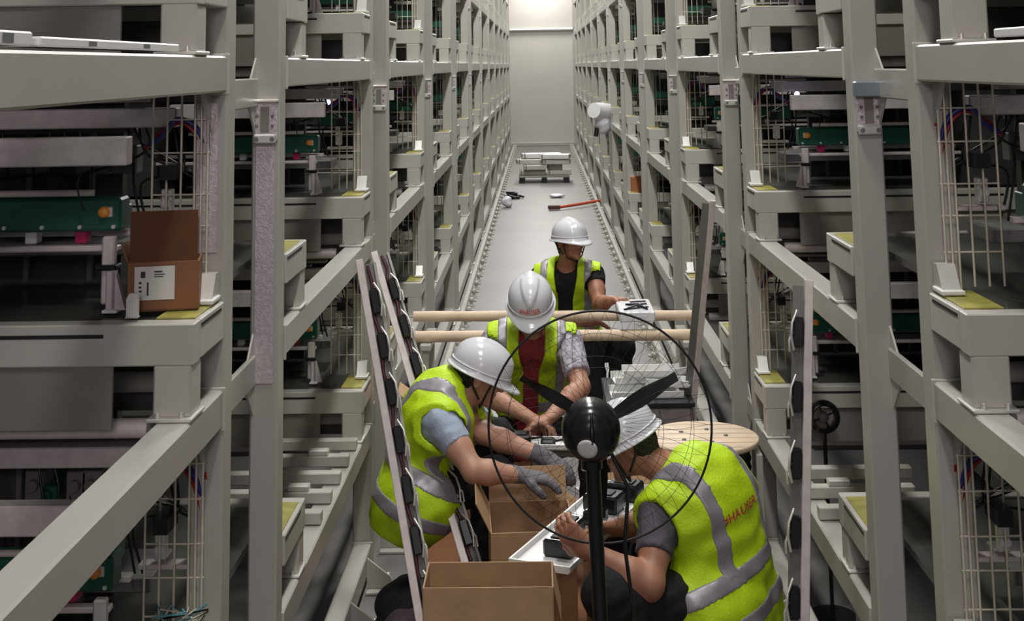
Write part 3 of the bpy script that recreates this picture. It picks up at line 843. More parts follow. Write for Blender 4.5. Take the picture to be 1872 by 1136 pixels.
# back worker
W3 = person(dict(label='farthest person, seated, white helmet, yellow vest over black shirt, behind the wooden poles',
    J=J_(pelvis=(p, 1036, 640, 8.55), neck=(p, 1036, 488, 8.36), head=(p, 1042, 440, 8.27), sR=(p, 988, 506, 8.36), sL=(p, 1086, 502, 8.32),
         eR=(p, 980, 578, 8.24), wR=(p, 1066, 590, 8.04), eL=(p, 1096, 557, 8.16), wL=(p, 1118, 549, 8.00),
         kR=(p, 1080, 640, 8.16), kL=(p, 1138, 634, 8.20), aR=(w, .34, 8.12, .085), aL=(p, 1128, 722, 8.22)),
    face=(.58, -.81, .02), toeR=(.1, -1, 0), toeL=(.1, -1, 0), shirt_mat=BLKCLOTH, skin=SKIN2, bend=.02,
    handR=((1, -.1, .0), (0, -.5, -1), 1, .4), handL=((1, -.25, .02), (-.1, -.3, -1), -1, .9), open=.045, ph=2.1, sleeve=.34, vest_len=.42, bands=(-.50,)))
# worker at the right seen from behind
W4 = person(dict(label='crouching person at lower right seen from behind, red lettering on yellow vest, dark grey sleeves',
    J=J_(pelvis=(p, 1325, 1085, 4.62), neck=(p, 1247, 866, 4.64), head=(p, 1143, 808, 4.68), sL=(p, 1204, 938, 4.51), sR=(p, 1312, 888, 4.74),
         eL=(p, 1190, 1068, 4.34), wL=(p, 1078, 1008, 4.38), eR=(p, 1176, 962, 4.86), wR=(p, 1126, 962, 4.66),
         kL=(p, 1110, 1085, 4.34), kR=(p, 1130, 1030, 4.90), aL=(w, .45, 4.42, .085), aR=(w, .48, 4.86, .085)),
    face=(-.88, .06, -.44), headup=(0, 0, 1), toeL=(-1, -.1, 0), toeR=(-1, .1, 0), shirt_mat=GREYTEE, skin=SKIN2, hipright=(.35, .94, 0),
    handL=((-.75, .25, .55), (.1, .8, .2), 1, .75), handR=((-.75, -.45, .1), (0, -.4, -.8), -1, .8), bend=.07, open=.03, ph=3.7, strip_x=.115, sleeve=.62, vest_len=.60, trouser_mat=BLKCLOTH))
# ------------------------------------------------------------------ gloves, lettering
def child_world(o): 
    return o
Gl = Sdf(); 
for key, hd in (('R', ((1, .05, -.15), (.1, 0, -1), -1, .45)), ('L', ((.85, 0, -.45), (-.1, .3, -1), 1, .5))):
    wr = nv(W1J['w'+key]); g = Sdf(); hand_prims(g, wr, hd[0], hd[1], hd[2], hd[3], .0035)
    g.cone(wr-norm(hd[0])*.045, wr, .033, .031, .01)
    cut = wr-norm(hd[0])*.05; dn = norm(hd[0])
    sdf_obj('glove', lambda P: np.maximum(g(P), -((P-cut)@dn)), wr-.16, wr+.24, .005, GLOVE, W1[0])
# red lettering on the helmet of the middle worker
def helm_map(Wp, sc=1.0):
    root, vest, hm, HX, HR, T = Wp
    def f(u, v):
        ph = u/.142; z = .056+v
        e = math.sqrt(max(0.0, 1-(max(z-.029, 0)/.108)**2))
        x = -math.sin(ph)*.1065*e; y = math.cos(ph)*.1285*e
        return HX((x, y-.003, z-.002))
    return f
put_text('#' + REDHELM, .030, REDPRINT, W2[2], helm_map(W2))
# red lettering on the back of the worker at the right, bent to the vest
def vest_map(Wp, u0, x0):
    root, vest, hm, HX, HR, T = Wp
    off = nv(root.location)
    def f(u, v):
        base = T['nb']+T['up']*(u0+v)+T['rt']*(x0+u)
        lo_, hi_ = 0.0, .32
        ts = np.linspace(.34, -.02, 90)
        P = base[None]-T['fr'][None]*ts[:, None]
        d = T['vest_core'](P, .026)[0]
        i = int(np.argmax(d < 0)); t = ts[i]
        return Vector(tuple(base-T['fr']*(t+.004)-off))
    return f
put_text('#' + REDHELM, .042, REDPRINT, W4[1], (lambda m_: (lambda u, v: m_(u, v)))(vest_map(W4, -.13, -.015)))

# ------------------------------------------------------------------ pedestal fan seen from behind
FC = Vector((.158, 4.0, 1.153)); RF = .325
fan = empty('pedestal_fan', (FC.x-.01, 3.90, 0), 'black industrial pedestal fan with wire guard, seen from behind in front of the workers', 'fan')
ax = Vector((.02, 1, 0)).normalized()
b = MB(); b.lathe([(.0001, 0), (.13, 0), (.13, .018), (.11, .03), (.05, .045), (.034, .06), (.0001, .06)], (FC.x-.012, 3.90, 0), (0,0,1), 32); wpart(b, 'base', BLACK, fan)
b = MB(); b.cyl((FC.x-.012, 3.90, .03), (FC.x-.014, 3.90, .62), .027, 20); b.cyl((FC.x-.014, 3.90, .62), (FC.x-.028, 3.90, 1.10), .021, 20); wpart(b, 'pole', BLACK, fan)
b = MB(); b.lathe([(.0001, 0), (.034, 0), (.036, .04), (.0001, .05)], (FC.x-.014, 3.90, .60), (0,0,1), 20); wpart(b, 'height_collar', BLACK, fan)
MC = Vector((FC.x-.030, 3.885, 1.172))
b = MB(); b.lathe([(.0001, -.075), (.03, -.073), (.058, -.062), (.075, -.042), (.083, -.012), (.084, .03), (.078, .06), (.05, .075), (.0001, .08)], MC, ax, 36); mo = wpart(b, 'motor_housing', BLACK, fan)
b = MB(); b.lathe([(.0001, -.0035), (.021, -.0033), (.0285, -.001), (.0285, .002), (.0001, .003)], MC+Vector((-.014, -.073, -.030)), Vector((.2, 1, .42)), 24); wpart(b, 'sticker', PAPER, fan)
b = MB(); b.tube([MC+Vector((.0, -.055, .06)), MC+Vector((0, -.082, .015)), MC+Vector((0, -.08, -.015))], .006, 8); wpart(b, 'switch_lever', BLACK, fan)
b = MB(); b.cyl(MC+Vector((-.0, .0, -.10)), MC+Vector((0, 0, -.07)), .030, 16); wpart(b, 'tilt_joint', BLACK, fan)
b = MB(); b.cyl(MC+ax*.07, FC+ax*.04, .012, 10); wpart(b, 'shaft', ZINC, fan)
b = MB(); b.lathe([(.0001, -.02), (.05, -.02), (.055, 0), (.05, .02), (.0001, .03)], FC+ax*.03, ax, 20); hubp = wpart(b, 'blade_hub', BLACK, fan)
for k in range(3):
    a0 = math.radians(-90+120*k); b = MB(); vs = []; fs = []
    for i in range(9):
        r = .045+.22*i/8; wd = .014+.012*math.sin(math.pi*min(1, i/7))
        for j in (-1, 0, 1):
            t = a0+j*wd/r*.8; yy = .03+j*.012-abs(j)*.002
            vs.append(FC+Vector((math.cos(t)*r, 0, math.sin(t)*r))+ax*yy)
    for i in range(8):
        for j in (0, 1):
            q = i*3+j; fs.append((q, q+1, q+4, q+3))
    nvs = len(vs); vs += [v+ax*.003 for v in vs]; fs += [tuple(nvs+i for i in f[::-1]) for f in fs]
    b.add(vs, fs, 0, True); wpart(b, 'fan_blade', BLACK, fan)
def guard(bulge, nm, y0, twist):
    b = MB(); n = 46; root_ = fan
    for k in range(n):
        t = 2*math.pi*k/n; P = []
        for i in range(7):
            u = i/6; r = .075+(RF-.075)*u; h_ = bulge*(1-u**3); tt = t+twist*(1-u)
            P.append(FC+Vector((math.cos(tt)*r, 0, math.sin(tt)*r))+ax*(y0+h_))
        b.tube(P, .00045, 4, 0, False)
    for r, h_ in ((.18, .86), (.27, .50)):
        b.tube([FC+Vector((math.cos(q)*r, 0, math.sin(q)*r))+ax*(y0+bulge*h_) for q in [2*math.pi*i/64 for i in range(65)]], .0006, 4, 0, False)
    wpart(b, nm, BLACKM, fan, 'stuff')
guard(-.075, 'rear_guard', 0, .35); guard(.085, 'front_guard', .012, -.35)
b = MB(); b.tube([FC+Vector((math.cos(q)*RF, 0, math.sin(q)*RF))+ax*.006 for q in [2*math.pi*i/80 for i in range(81)]], .0034, 6, 0, False); wpart(b, 'guard_ring', BLACKM, fan)
b = MB(); c0 = MC+Vector((.05, .0, -.05)); b.tube([c0, c0+Vector((.05, -.02, -.10)), c0+Vector((.035, -.03, -.25)), c0+Vector((.055, -.03, -.42)), c0+Vector((.02, -.03, -.75)), c0+Vector((.05, -.02, -1.07))], .0055, 6); wpart(b, 'power_cord', BLACKC, fan)

# ------------------------------------------------------------------ cartons
def carton(name, fl, frx, dep, h, label, flaps=(), open_=True, m=CARD, flapang=.5, group=None):
    """fl: front-left top corner, frx: front-right top corner (same z), dep: depth, h: height"""
    fl = Vector(fl); frx = Vector(frx); frx.z = fl.z; ux = (frx-fl); Wd = ux.length; ux.normalize(); uy = Vector((-ux.y, ux.x, 0))
    root = empty(name, (fl.x, fl.y, fl.z-h), label, 'box', group)
    X = lambda p: fl+ux*p.x+uy*p.y+Vector((0, 0, p.z))
    t = .005
    for nm, a in (('front_wall', (0, Wd, 0, t)), ('rear_wall', (0, Wd, dep-t, dep)), ('left_wall', (0, t, t, dep-t)), ('right_wall', (Wd-t, Wd, t, dep-t))):
        b = MB(); b.box(a[0], a[1], a[2], a[3], -h+.004, 0, .001, 0, X)
        for f in range(len(b.f)): pass
        wpart(b, nm, m, root)
    b = MB(); b.box(t, Wd-t, t, dep-t, -h+.001, -h+.008, 0, 0, X); wpart(b, 'bottom', CARDIN, root)
    if not open_:
        b = MB(); b.box(0, Wd, 0, dep/2-.001, 0, .004, 0, 0, X); wpart(b, 'flap', m, root)
        b = MB(); b.box(0, Wd, dep/2+.001, dep, 0, .004, 0, 0, X); wpart(b, 'flap', m, root)
    for s_, ln, an in flaps:
        ca, sa = math.cos(an), math.sin(an)
        b = MB()
        if s_ == 'back': F = lambda p: X(Vector((p.x, dep+p.y*ca-p.z*sa, p.y*sa+p.z*ca))); b.box(.004, Wd-.004, 0, ln, -t/2, t/2, .001, 0, F)
        if s_ == 'left': F = lambda p: X(Vector((-p.y*ca+p.z*sa, p.x, p.y*sa+p.z*ca))); b.box(.004, dep-.004, 0, ln, -t/2, t/2, .001, 0, F)
        if s_ == 'right': F = lambda p: X(Vector((Wd+p.y*ca, p.x, p.y*sa+p.z*ca))); b.box(.004, dep-.004, 0, ln, -t/2, t/2, .001, 0, F)
        if s_ == 'front': F = lambda p: X(Vector((p.x, -p.y*ca, p.y*sa+p.z*ca))); b.box(.004, Wd-.004, 0, ln, -t/2, t/2, .001, 0, F)
        wpart(b, 'flap', m, root)
    return root, X
c1 = at(772, 1076, 4.0); c2 = at(1012, 1082, 4.0)
carton('cardboard_box', c1, (c2.x, c2.y, c1.z), .20, c1.z, 'open brown cardboard box nearest the camera, right of the leaning strips', [('front', .10, -1.50), ('right', .10, -1.35)])
d1 = at(897, 976, 4.85)
carton('cardboard_box', d1, (d1.x+.30, d1.y+.02, d1.z), .34, d1.z, 'open brown cardboard box behind the nearest one, flaps raised, in front of the gloved hands', [('left', .11, 1.1), ('back', .12, 1.15)])
carton('cardboard_box', (.14, 5.23, .47), (.42, 5.20, .47), .24, .47, 'open brown carton on the floor between the workers, behind the fan pole', [('back', .13, .9), ('right', .12, .8), ('left', .12, .5)])
carton('cardboard_box', (.50, 5.16, .30), (.74, 5.08, .30), .24, .30, 'low open carton on the floor before the kneeling worker at right', [('front', .10, -.5), ('left', .10, .9)])
carton('cardboard_box', (-.66, 6.72, .56), (-.33, 6.74, .56), .25, .56, 'pale brown carton behind the left worker, below the wooden poles', [('front', .16, .28), ('left', .08, .6), ('back', .12, .7)])
carton('cardboard_box', (-.09, 5.30, .28), (.0, 5.27, .28), .12, .28, 'small brown carton left of the open boxes', (), False)
# dark carton standing on the left tray with a raised flap and a paper label
ks = onx(360, 571, XL-.03); kb = at(229, 573, 3.08); kb2 = at(320, 573, 3.08)
Z0 = 1.651
cr_, X_ = carton('cardboard_box', (kb.x, 3.09, Z0+.112), (kb.x+.158, 3.12, Z0+.112), .12, .112, 'dark brown cardboard box with white label and raised flap on the left rack tray', [('front', .115, math.pi-1.57), ('left', .04, 1.2)], True, CARDD)
b = MB(); b.box(.016, .106, -.003, -.001, -.085, -.010, 0, 0, X_); pl_ = wpart(b, 'paper_label', PAPER, cr_)
for i, (u, v, w_, h_) in enumerate([(.030, -.028, .010, .014), (.026, -.046, .006, .005), (.026, -.056, .006, .004), (.026, -.065, .007, .004), (.060, -.022, .018, .003), (.060, -.028, .024, .002), (.060, -.033, .020, .002), (.044, -.060, .004, .030)]):
    b = MB(); b.box(u, u+w_, -.0036, -.003, v-h_/2, v+h_/2, 0, 0, X_)
    q = wpart(b, 'print', INK, cr_)
tg = empty('tag_block', (kb.x+.035, 3.02, Z0+.006), 'small white block standing before the dark brown carton', 'block')
b = MB(); b.prism([(-.013, 0), (.013, 0), (.013, .05), (-.006, .05), (-.013, .038)], 'y', -.006, .006); b.build('block_body', PAPER, tg)
b = MB(); b.box(-.015, .015, -.008, .008, -.004, 0, .001); b.build('block_foot', ZINC, tg)

# ------------------------------------------------------------------ white cable trays with black connectors
def chan(name, a, b_, wd, label, mods, m=WHITE, group=None, lip=.022):
    a = Vector(a); b_ = Vector(b_); L = (b_-a).length; d = (b_-a).normalized(); s_ = d.cross(Vector((0, 0, 1))).normalized(); uu = s_.cross(d)
    root = empty(name, tuple(a), label, 'tray', group)
    X = lambda p: a+s_*p.x+d*p.y+uu*p.z
    b = MB(); b.box(-wd/2, wd/2, 0, L, 0, .004, 0, 0, X); wpart(b, 'tray_bottom', m, root)
    for sg in (-1, 1):
        b = MB(); b.box(sg*wd/2-.004, sg*wd/2+.004, 0, L, .004, lip, .001, 0, X); wpart(b, 'tray_edge', m, root)
    for y in (0, L-.008):
        b = MB(); b.box(-wd/2+.004, wd/2-.004, y, y+.008, .004, lip, .001, 0, X); wpart(b, 'tray_end', m, root)
    for y, x, w_, l_, h_ in mods:
        b = MB(); b.box(x-w_/2, x+w_/2, y, y+l_, .004, .004+h_, .008, 0, X); mo_ = wpart(b, 'connector', BLACK, root)
        b = MB(); b.box(x-w_*.3, x+w_*.3, y+l_*.2, y+l_*.8, .004+h_, .008+h_, .002, 0, X); wpart(b, 'connector_lid', BLACKM, root)
        b = MB(); b.tube([X(Vector((x-w_*.35, y+l_, .02))), X(Vector((x-w_*.2, y+l_+.04, .03))), X(Vector((x+w_*.2, y+l_+.09, .02)))], .005, 6); wpart(b, 'lead', BLACKC, root)
    return root, X
tn = at(985, 1043, 4.42); tf = at(1150, 893, 5.22)
chan('connector_tray', tn, (tf.x, tf.y, tn.z), .205, 'long white tray with black connectors lying across the boxes, held by the worker at right',
     [(.10, .02, .10, .10, .055), (.27, -.02, .08, .10, .05), (.42, .02, .07, .08, .05), (.55, .0, .13, .10, .06), (.70, .03, .12, .09, .06)])
chan('connector_tray', (-.20, 5.62, .66), (.24, 5.60, .655), .12, 'white tray with black connectors lying crosswise under the hands of the middle worker',
     [(.04, .0, .09, .10, .045), (.18, .02, .06, .06, .03), (.34, .0, .07, .05, .04)])
# the boxes carrying these trays stand below; a folding stand supports the rear one
st = empty('work_stool', (.08, 5.62, 0), 'low grey trestle carrying the crosswise white tray', 'trestle')
b = MB(); b.box(-.19, .17, -.05, .05, .625, .650, .004); b.build('trestle_top', MIDM, st)
for xx in (-.13, .15):
    for yy in (-.03, .03):
        b = MB(); b.bar((xx, yy, .625), (xx*.9, yy*2.6, 0), .022, .022); b.build('leg', MIDM, st)

# ------------------------------------------------------------------ leaning strips with connectors
def strip_rail(a, b_, label, nm, side, first=.12, step=.155, silver=True, cable=True, outer=True):
    a = Vector(a); b_ = Vector(b_); d = (b_-a).normalized(); L = (b_-a).length
    s_ = Vector((side, 0, 0)); s_ = (s_-d*s_.dot(d)).normalized(); f_ = s_.cross(d).normalized()
    if f_.y > 0: f_ = -f_
    root = empty('connector_strip', tuple(a), label, 'strip', 'leaning connector strips')
    X = lambda p: a+s_*p.x+d*p.y+f_*p.z
    b = MB(); b.box(-.014, .014, 0, L, -.006, .016, .002, 0, X); wpart(b, 'strip_profile', PINKW, root)
    b = MB(); b.box(.014, .050, .02, L-.02, -.012, -.006, .001, 0, X); wpart(b, 'strip_web', MIDM, root)
    if outer:
        b = MB(); b.box(.050, .060, .02, L*.985, -.012, .006, .001, 0, X); wpart(b, 'strip_lip', PAINT, root)
    for i in range(nm):
        y = first+i*step
        if y+.1 > L: break
        b = MB(); b.box(.018, .052, y, y+.095, -.004, .026, .005, 0, X); c = wpart(b, 'connector', BLACK, root)
        b = MB(); b.tube([X(Vector((.040, y-.02, .018))), X(Vector((.058, y+.02, .034))), X(Vector((.060, y+.06, .032))), X(Vector((.048, y+.105, .020)))], .0045, 6); wpart(b, 'clip', ZINC, root)
        b = MB(); b.tube([X(Vector((.056, y+.05, .024))), X(Vector((.066, y+.075, .030))), X(Vector((.062, y+.11, .022)))], .004, 6); wpart(b, 'clip', ZINC, root)
    if cable:
        P = []
        for i in range(24):
            t = i/23; P.append(X(Vector((.026+.008*math.sin(i*1.9), .03+t*(L-.08), .008+.004*math.cos(i*1.3)))))
        b = MB(); b.tube(P, .007, 6); wpart(b, 'wiring_loom', mat_loom, root)
    return root
mat_loom = mat('dark_maroon_loom', (.07, .014, .022), .4)
def foot(a, b_, z=.004):
    a = Vector(a); b_ = Vector(b_); t = (z-a.z)/(b_.z-a.z); return a+(b_-a)*t
ta = onx(657, 476, -.70); tb = at(768, 1136, 4.72); strip_rail(ta, foot(ta, tb), 'left one of two leaning strips with black connectors and maroon cable, at the left rack', 9, 1, .12, .165)
ta = onx(684, 462, -.72); tb = at(852, 1036, 5.16); strip_rail(ta, foot(ta, tb, .325), 'right one of two leaning strips with black connectors and maroon cable, at the left rack', 9, 1, .14, .165)
ta = onx(1478, 512, .885); tb = at(1470, 1136, 4.36); strip_rail(ta, foot(ta, tb), 'upright strip with black connectors propped against the right rack before the near beam', 8, -1, .12, .20, outer=False, cable=False)
ta = onx(1303, 366, .86); tb = at(1264, 780, 6.95); rr = strip_rail(ta, foot(ta, tb), 'thin pale strip leaning on the right rack beside the ends of the wooden poles', 0, -1, .2, .30, outer=False, cable=False)

# ------------------------------------------------------------------ wooden poles across the aisle
def pole(a, b_, r, label):
    a = Vector(a); b_ = Vector(b_); root = empty('wooden_pole', tuple(a), label, 'pole', 'wooden poles across the aisle')
    b = MB(); b.tube([a+(b_-a)*t for t in [i/12 for i in range(13)]], [r*(1+.04*math.sin(i*2.1)) for i in range(13)], 16); wpart(b, 'shaft', WOOD, root)
    for e in (a, b_):
        b = MB(); q = (b_-a).normalized()*(.004 if e == b_ else -.004); b.lathe([(.0001, 0), (r*.9, 0), (r*.93, -.004)], e+q*0, (b_-a) if e == b_ else (a-b_), 16); wpart(b, 'end_grain', WOOD, root)
pa = at(756, 579, 7.95); pb = at(1273, 577, 7.95); pole(pa, pb, .030, 'pale round wooden pole spanning the aisle, the rear of two')
pa = at(746, 616, 7.62); pb = at(1277, 612, 7.62); pole(pa, pb, .031, 'pale round wooden pole spanning the aisle, the front of two')
for sx, xx in ((-1, -.66), (1, .80)):
    tr = empty('pole_trestle', (xx, 7.78, 0), 'pale grey stand holding the %s ends of the wooden poles' % ('left' if sx < 0 else 'right'), 'stand')
    b = MB(); b.box(-.03, .03, -.24, .24, .635, .668, .004); b.build('stand_top', PAINT2, tr)
    for yy in (-.2, .2):
        b = MB(); b.bar((0, yy, .635), (sx*.02, yy*1.15, 0), .035, .035, (0, 1, 0), .003); b.build('leg', PAINT2, tr)
# clear-wrapped white box on the poles
wb = at(1160, 575, 7.82)
bx = empty('wrapped_box', (wb.x, 7.80, .768), 'white box in crumpled clear wrap with black straps, lying on the wooden poles', 'box')
b = MB(); b.box(-.10, .10, -.21, .20, 0, .055, .006); b.build('box_body', FILM, bx)
for i, yy in enumerate((-.10, .02, .12)):
    b = MB(); b.bar((-.06+.02*i, yy-.03, .058), (.07, yy+.03-.02*i, .058), .022, .006); b.build('strap', BLACK, bx)
b = MB(); b.tube([(-.07, -.15, .058), (0, -.12, .075), (.06, -.15, .06), (.02, -.05, .07), (-.05, .0, .06)], .006, 6); b.build('lead', BLACKC, bx)

# ------------------------------------------------------------------ cable drum
dr = empty('cable_drum', (.655, 5.78, 0), 'wooden cable drum with dark wound body used as a table by the right rack', 'drum')
b = MB(); b.lathe([(.0001, -.022), (.232, -.022), (.236, -.018), (.236, -.004), (.232, 0), (.0001, 0)], (0,0,.645), (0,0,1), 48); fl_ = b.build('top_flange', WOOD, dr)
for i in range(6):
    b = MB(); yy = -.17+i*.068; hw = math.sqrt(max(.0, .23**2-yy**2)); b.box(-hw, hw, yy-.0012, yy+.0012, .6452, .6458); b.build('plank_joint', BROWNP, fl_)
for i in range(5):
    b = MB(); q = i*1.256; b.lathe([(.0001, .006), (.008, .005), (.010, 0)], (.10*math.cos(q), .10*math.sin(q), .645), (0,0,1), 10); b.build('nut', MIDM, fl_)
b = MB(); b.lathe([(.0001, 0), (.195, 0)]+[(.195+(.006 if i % 2 else 0), .02+i*.018) for i in range(32)]+[(.195, .60), (.0001, .60)], (0,0,.022), (0,0,1), 40); b.build('wound_cable', BLACKM, dr)
b = MB(); b.lathe([(.0001, 0), (.236, 0), (.236, .022), (.0001, .022)], (0,0,0), (0,0,1), 40); b.build('bottom_flange', WOOD, dr)
b = MB(); b.box(.205, .232, -.12, -.02, .14, .60, .002, 0, lambda p: p); b.build('side_batten', PAINT, dr)
# loose white fittings heaped on and behind the drum
def blob(name, c, rad, m, label, cat, group=None, seed=0, h=.008, amp=.01, f=30):
    c = nv(c); root = empty(name, tuple(c-nv((0, 0, rad[2]))), label, cat, group)
    S_ = Sdf(); S_.ell(c, np.eye(3), rad)
    sdf_obj('wrap', lambda P: S_(P)+wrinkle(P, amp, f, seed), c-nv(rad)*1.35-.02, c+nv(rad)*1.35+.02, h, m, root); return root
hp0 = random.Random(11)
def small_channel(c, ang, L, wd, h_, label, cat='channel', tilt=0.0, m=WHITE, group='pale metal channels heaped on the floor'):
    root = empty('metal_channel', c, label, cat, group); root.rotation_euler = (tilt, 0, ang)
    b = MB(); b.box(-L/2, L/2, -wd/2, wd/2, 0, .005, .001); b.build('web', m, root)
    for sg in (-1, 1):
        b = MB(); b.box(-L/2, L/2, sg*wd/2-.003, sg*wd/2+.003, .005, h_, .001); b.build('flange', m, root)
    b = MB(); b.box(-.04, .04, -wd*.2, wd*.2, .0051, .0062); b.build('slot', MIDM, root)
    return root
pal = empty('packing_case', (.52, 7.05, 0), 'grey film-wrapped case under the heap of white channels, right of the seated worker', 'case')
b = MB(); b.box(-.21, .21, -.26, .26, .02, .51, .012); b.build('case_body', mat('grey_film', (.27, .25, .25), .35, 0, .15, 14, .5, 40), pal)
b = MB(); b.box(-.22, .22, -.27, .27, .51, .535, .004); b.build('case_lid', BLACKM, pal)
for yy in (-.2, .0, .2):
    b = MB(); b.box(-.21, .21, yy-.03, yy+.03, 0, .02); b.build('skid', WOOD, pal)
lv = [(-.02, -.12, .487, .05, .36, .16), (.03, .10, .487, -.08, .34, .14), (-.03, .02, .527, .12, .30, .15), (.10, -.10, .531, -.3, .22, .10), (.12, .14, .529, .5, .2, .09), (.0, -.03, .567, .02, .26, .14)]
whr = ['longest, lowest at the front', 'lowest at the back', 'in the middle layer', 'turned askew at the front', 'turned askew at the back', 'topmost']
for (dx, dy, z, an, L, wd), wt in zip(lv, whr):
    small_channel((.53+dx, 7.05+dy, z+.05), an, L, wd, .034, 'white metal channel in the heap on the wrapped case, ' + wt)
for i, (xx, yy, zz, an, tl) in enumerate([(.36, 6.72, .0, 1.4, 0), (.30, 7.25, .0, .4, 0), (.34, 6.98, .0, 1.0, 0)]):
    small_channel((xx, yy, zz+.001), an, .30, .10, .05, 'white metal channel on the floor by the boot of the seated worker, ' + ('nearest', 'farthest', 'middle one')[i])

# ------------------------------------------------------------------ things lying far down the aisle
fp = empty('pallet', (.06, 25.6, 0), 'dark wooden pallet far down the aisle under a stack of pale panels', 'pallet')
for xx in (-.42, 0, .42):
    b = MB(); b.box(xx-.05, xx+.05, -.45, .45, 0, .10); b.build('bearer', BLACKM, fp)
for i in range(6):
    b = MB(); yy = -.42+i*.168; b.box(-.48, .48, yy-.05, yy+.05, .10, .125); b.build('deck_board', BROWNP, fp)
lay = [('lower left', -.22, .0, .126, .5, 0), ('lower right', .29, -.05, .126, .46, 0), ('second layer left', -.18, -.1, .226, .42, .05), ('second layer middle', .2, .1, .226, .3, 0), ('third layer left', -.25, .1, .326, .55, .1), ('third layer right', .25, -.1, .326, .5, -.1), ('top rear', -.05, .22, .426, .75, .12), ('top front', .22, -.12, .426, .55, -.15)]
for wh, dx, dy, z, L, an in lay:
    r_ = empty('pale_panel', (.06+dx, 25.6+dy, z), 'pale grey packed panel on the far pallet, ' + wh, 'panel', 'panels stacked on the far pallet'); r_.rotation_euler = (0, 0, an)
    b = MB(); b.box(-L/2, L/2, -.16, .16, .0, .085, .008); b.build('panel_body', WHITE if 'top' in wh else PAINT2, r_)
    b = MB(); b.box(-L/2+.03, -L/2+.05, -.163, .163, .0, .088); b.build('band', MIDM, r_)
sq = empty('squeegee', (.16, 20.5, 0.0), 'orange-handled tool with a dark head lying on the aisle floor', 'tool')
b = MB(); b.tube([(.10, 0, .04), (.42, .32, .05), (.76, .72, .06)], .022, 8); b.build('handle', mat('red_orange_paint', (.62, .10, .04), .4), sq)
b = MB(); b.bar((-.06, .0, .04), (.12, .02, .04), .10, .06, (0,0,1), .01); b.build('head', mat('dark_brown_rubber', (.08, .03, .02), .6), sq)
blob('white_bag', (-.545, 21.0, .085), (.09, .09, .085), FILM, 'small crumpled white bag on the floor by the left rack foot, far down the aisle', 'bag', None, 1, .012, .012, 22)
blob('white_sheet', (.26, 22.4, .035), (.13, .10, .032), FILM, 'small white foam sheet lying on the floor behind the orange-handled tool', 'sheet', None, 2, .01, .006, 22)
bc = empty('black_cable_coil', (-.42, 22.3, 0), 'tangle of black cable on the floor near the left rack foot', 'cable')
b = MB(); b.tube([(.20*math.cos(i*.7)*(1-.02*i)-.08, .12*math.sin(i*.9), .03+.012*math.sin(i)) for i in range(26)], .018, 6); b.build('cable_loops', BLACKC, bc)
b = MB(); b.tube([(-.1, 0, .03), (-.16, .02, .09), (.02, .05, .08)], .03, 8); b.build('plug', BLACK, bc)
# white foam roll hanging from the right rack
fb = onx(1107, 220, .86)
fr_ = empty('foam_roll', (float(fb.x), float(fb.y), float(fb.z)-.12), 'white foam roll poking out of the right rack into the aisle', 'roll')
b = MB(); b.tube([Vector((-.16, -.25, .26)), Vector((-.05, -.1, .23)), Vector((.10, .05, .20)), Vector((.2, .2, .18))], [.10, .125, .12, .10], 20); b.build('roll_body', WHITE, fr_)
S_ = Sdf(); c = nv(fr_.location)+nv((-.03, -.08, .07)); S_.ell(c, np.eye(3), (.12, .14, .12))
sdf_obj('hanging_wrap', lambda P: S_(P)+wrinkle(P, .012, 20), c-.2, c+.2, .012, FILM, fr_)
b = MB(); b.tube([(-.12, -.15, .03), (-.14, -.16, -.08)], .03, 8); b.build('tie', BLACKC, fr_)
bb = onx(1155, 340, .97); ob = empty('orange_carton', (float(bb.x)+.1, float(bb.y), float(bb.z)-.10), 'small orange-brown carton wedged in the right rack, far along', 'box')
b = MB(); b.box(-.11, .11, -.1, .1, 0, .2, .006); b.build('carton_body', mat('orange_brown_card', (.38, .13, .05), .6), ob)
b = MB(); b.box(-.112, .112, -.02, .02, .198, .204); b.build('tape', WOOD, ob)

# ------------------------------------------------------------------ channels stored on the knee-level beams
for sx, X, sn in SIDES:
    for i in range(5 if sx < 0 else 3):
        y = 4.78+i*.22; L = .34+.05*(i % 3)
        r_ = empty('stored_bar', (X-sx*(-.01), y, .660), 'white box bar laid across the %s rack at knee level, %s from the near uprights' % (sn, ORD[i]), 'bar', 'white bars stored at knee level'); r_.scale = (-sx, 1, 1)
        r_.location = (X+sx*.01, y, .640)
        b = MB(); b.box(-L, -.0, -.024, .024, 0, .040, .003); b.build('bar_body', PAINT2, r_)
        if i % 2: b = MB(); b.box(-.16, -.08, -.020, .020, .040, .062, .004); b.build('bar_clip', ZINC, r_)
        if sx < 0: r_.scale = (1, 1, 1)
        else: r_.scale = (-1, 1, 1)
# floor brackets standing out from the lowest beams
for sx, X, sn in SIDES:
    me = None
    b = MB(); b.prism([(0, .135), (.10, .06), (.115, .015), (0, .015)], 'y', -.006, .006); me1 = b.mesh('web', PAINT2)
    b = MB(); b.box(0, .125, -.05, .05, 0.001, .014, .003); me2 = b.mesh('foot_plate', PAINT2)
    b = MB(); b.lathe([(.0001, .05), (.011, .05), (.012, .03), (.020, .03), (.020, 0), (.0001, 0)], (.085, .028, .014), (0,0,1), 10); me3 = b.mesh('anchor_bolt', ZINC)
    for i in range(7):
        y = 4.95+i*.47
        r_ = empty('anchor_bracket', (X-sx*.002, y, 0), 'pale triangular floor bracket at the foot of the %s rack, %s from the camera' % (sn, ORD[i]), 'bracket', 'floor brackets of the racks'); r_.scale = (-sx, 1, 1)
        for nm, me_ in (('web', me1), ('foot_plate', me2), ('anchor_bolt', me3)):
            o = bpy.data.objects.new(nm, me_); COL.objects.link(o); o.parent = r_

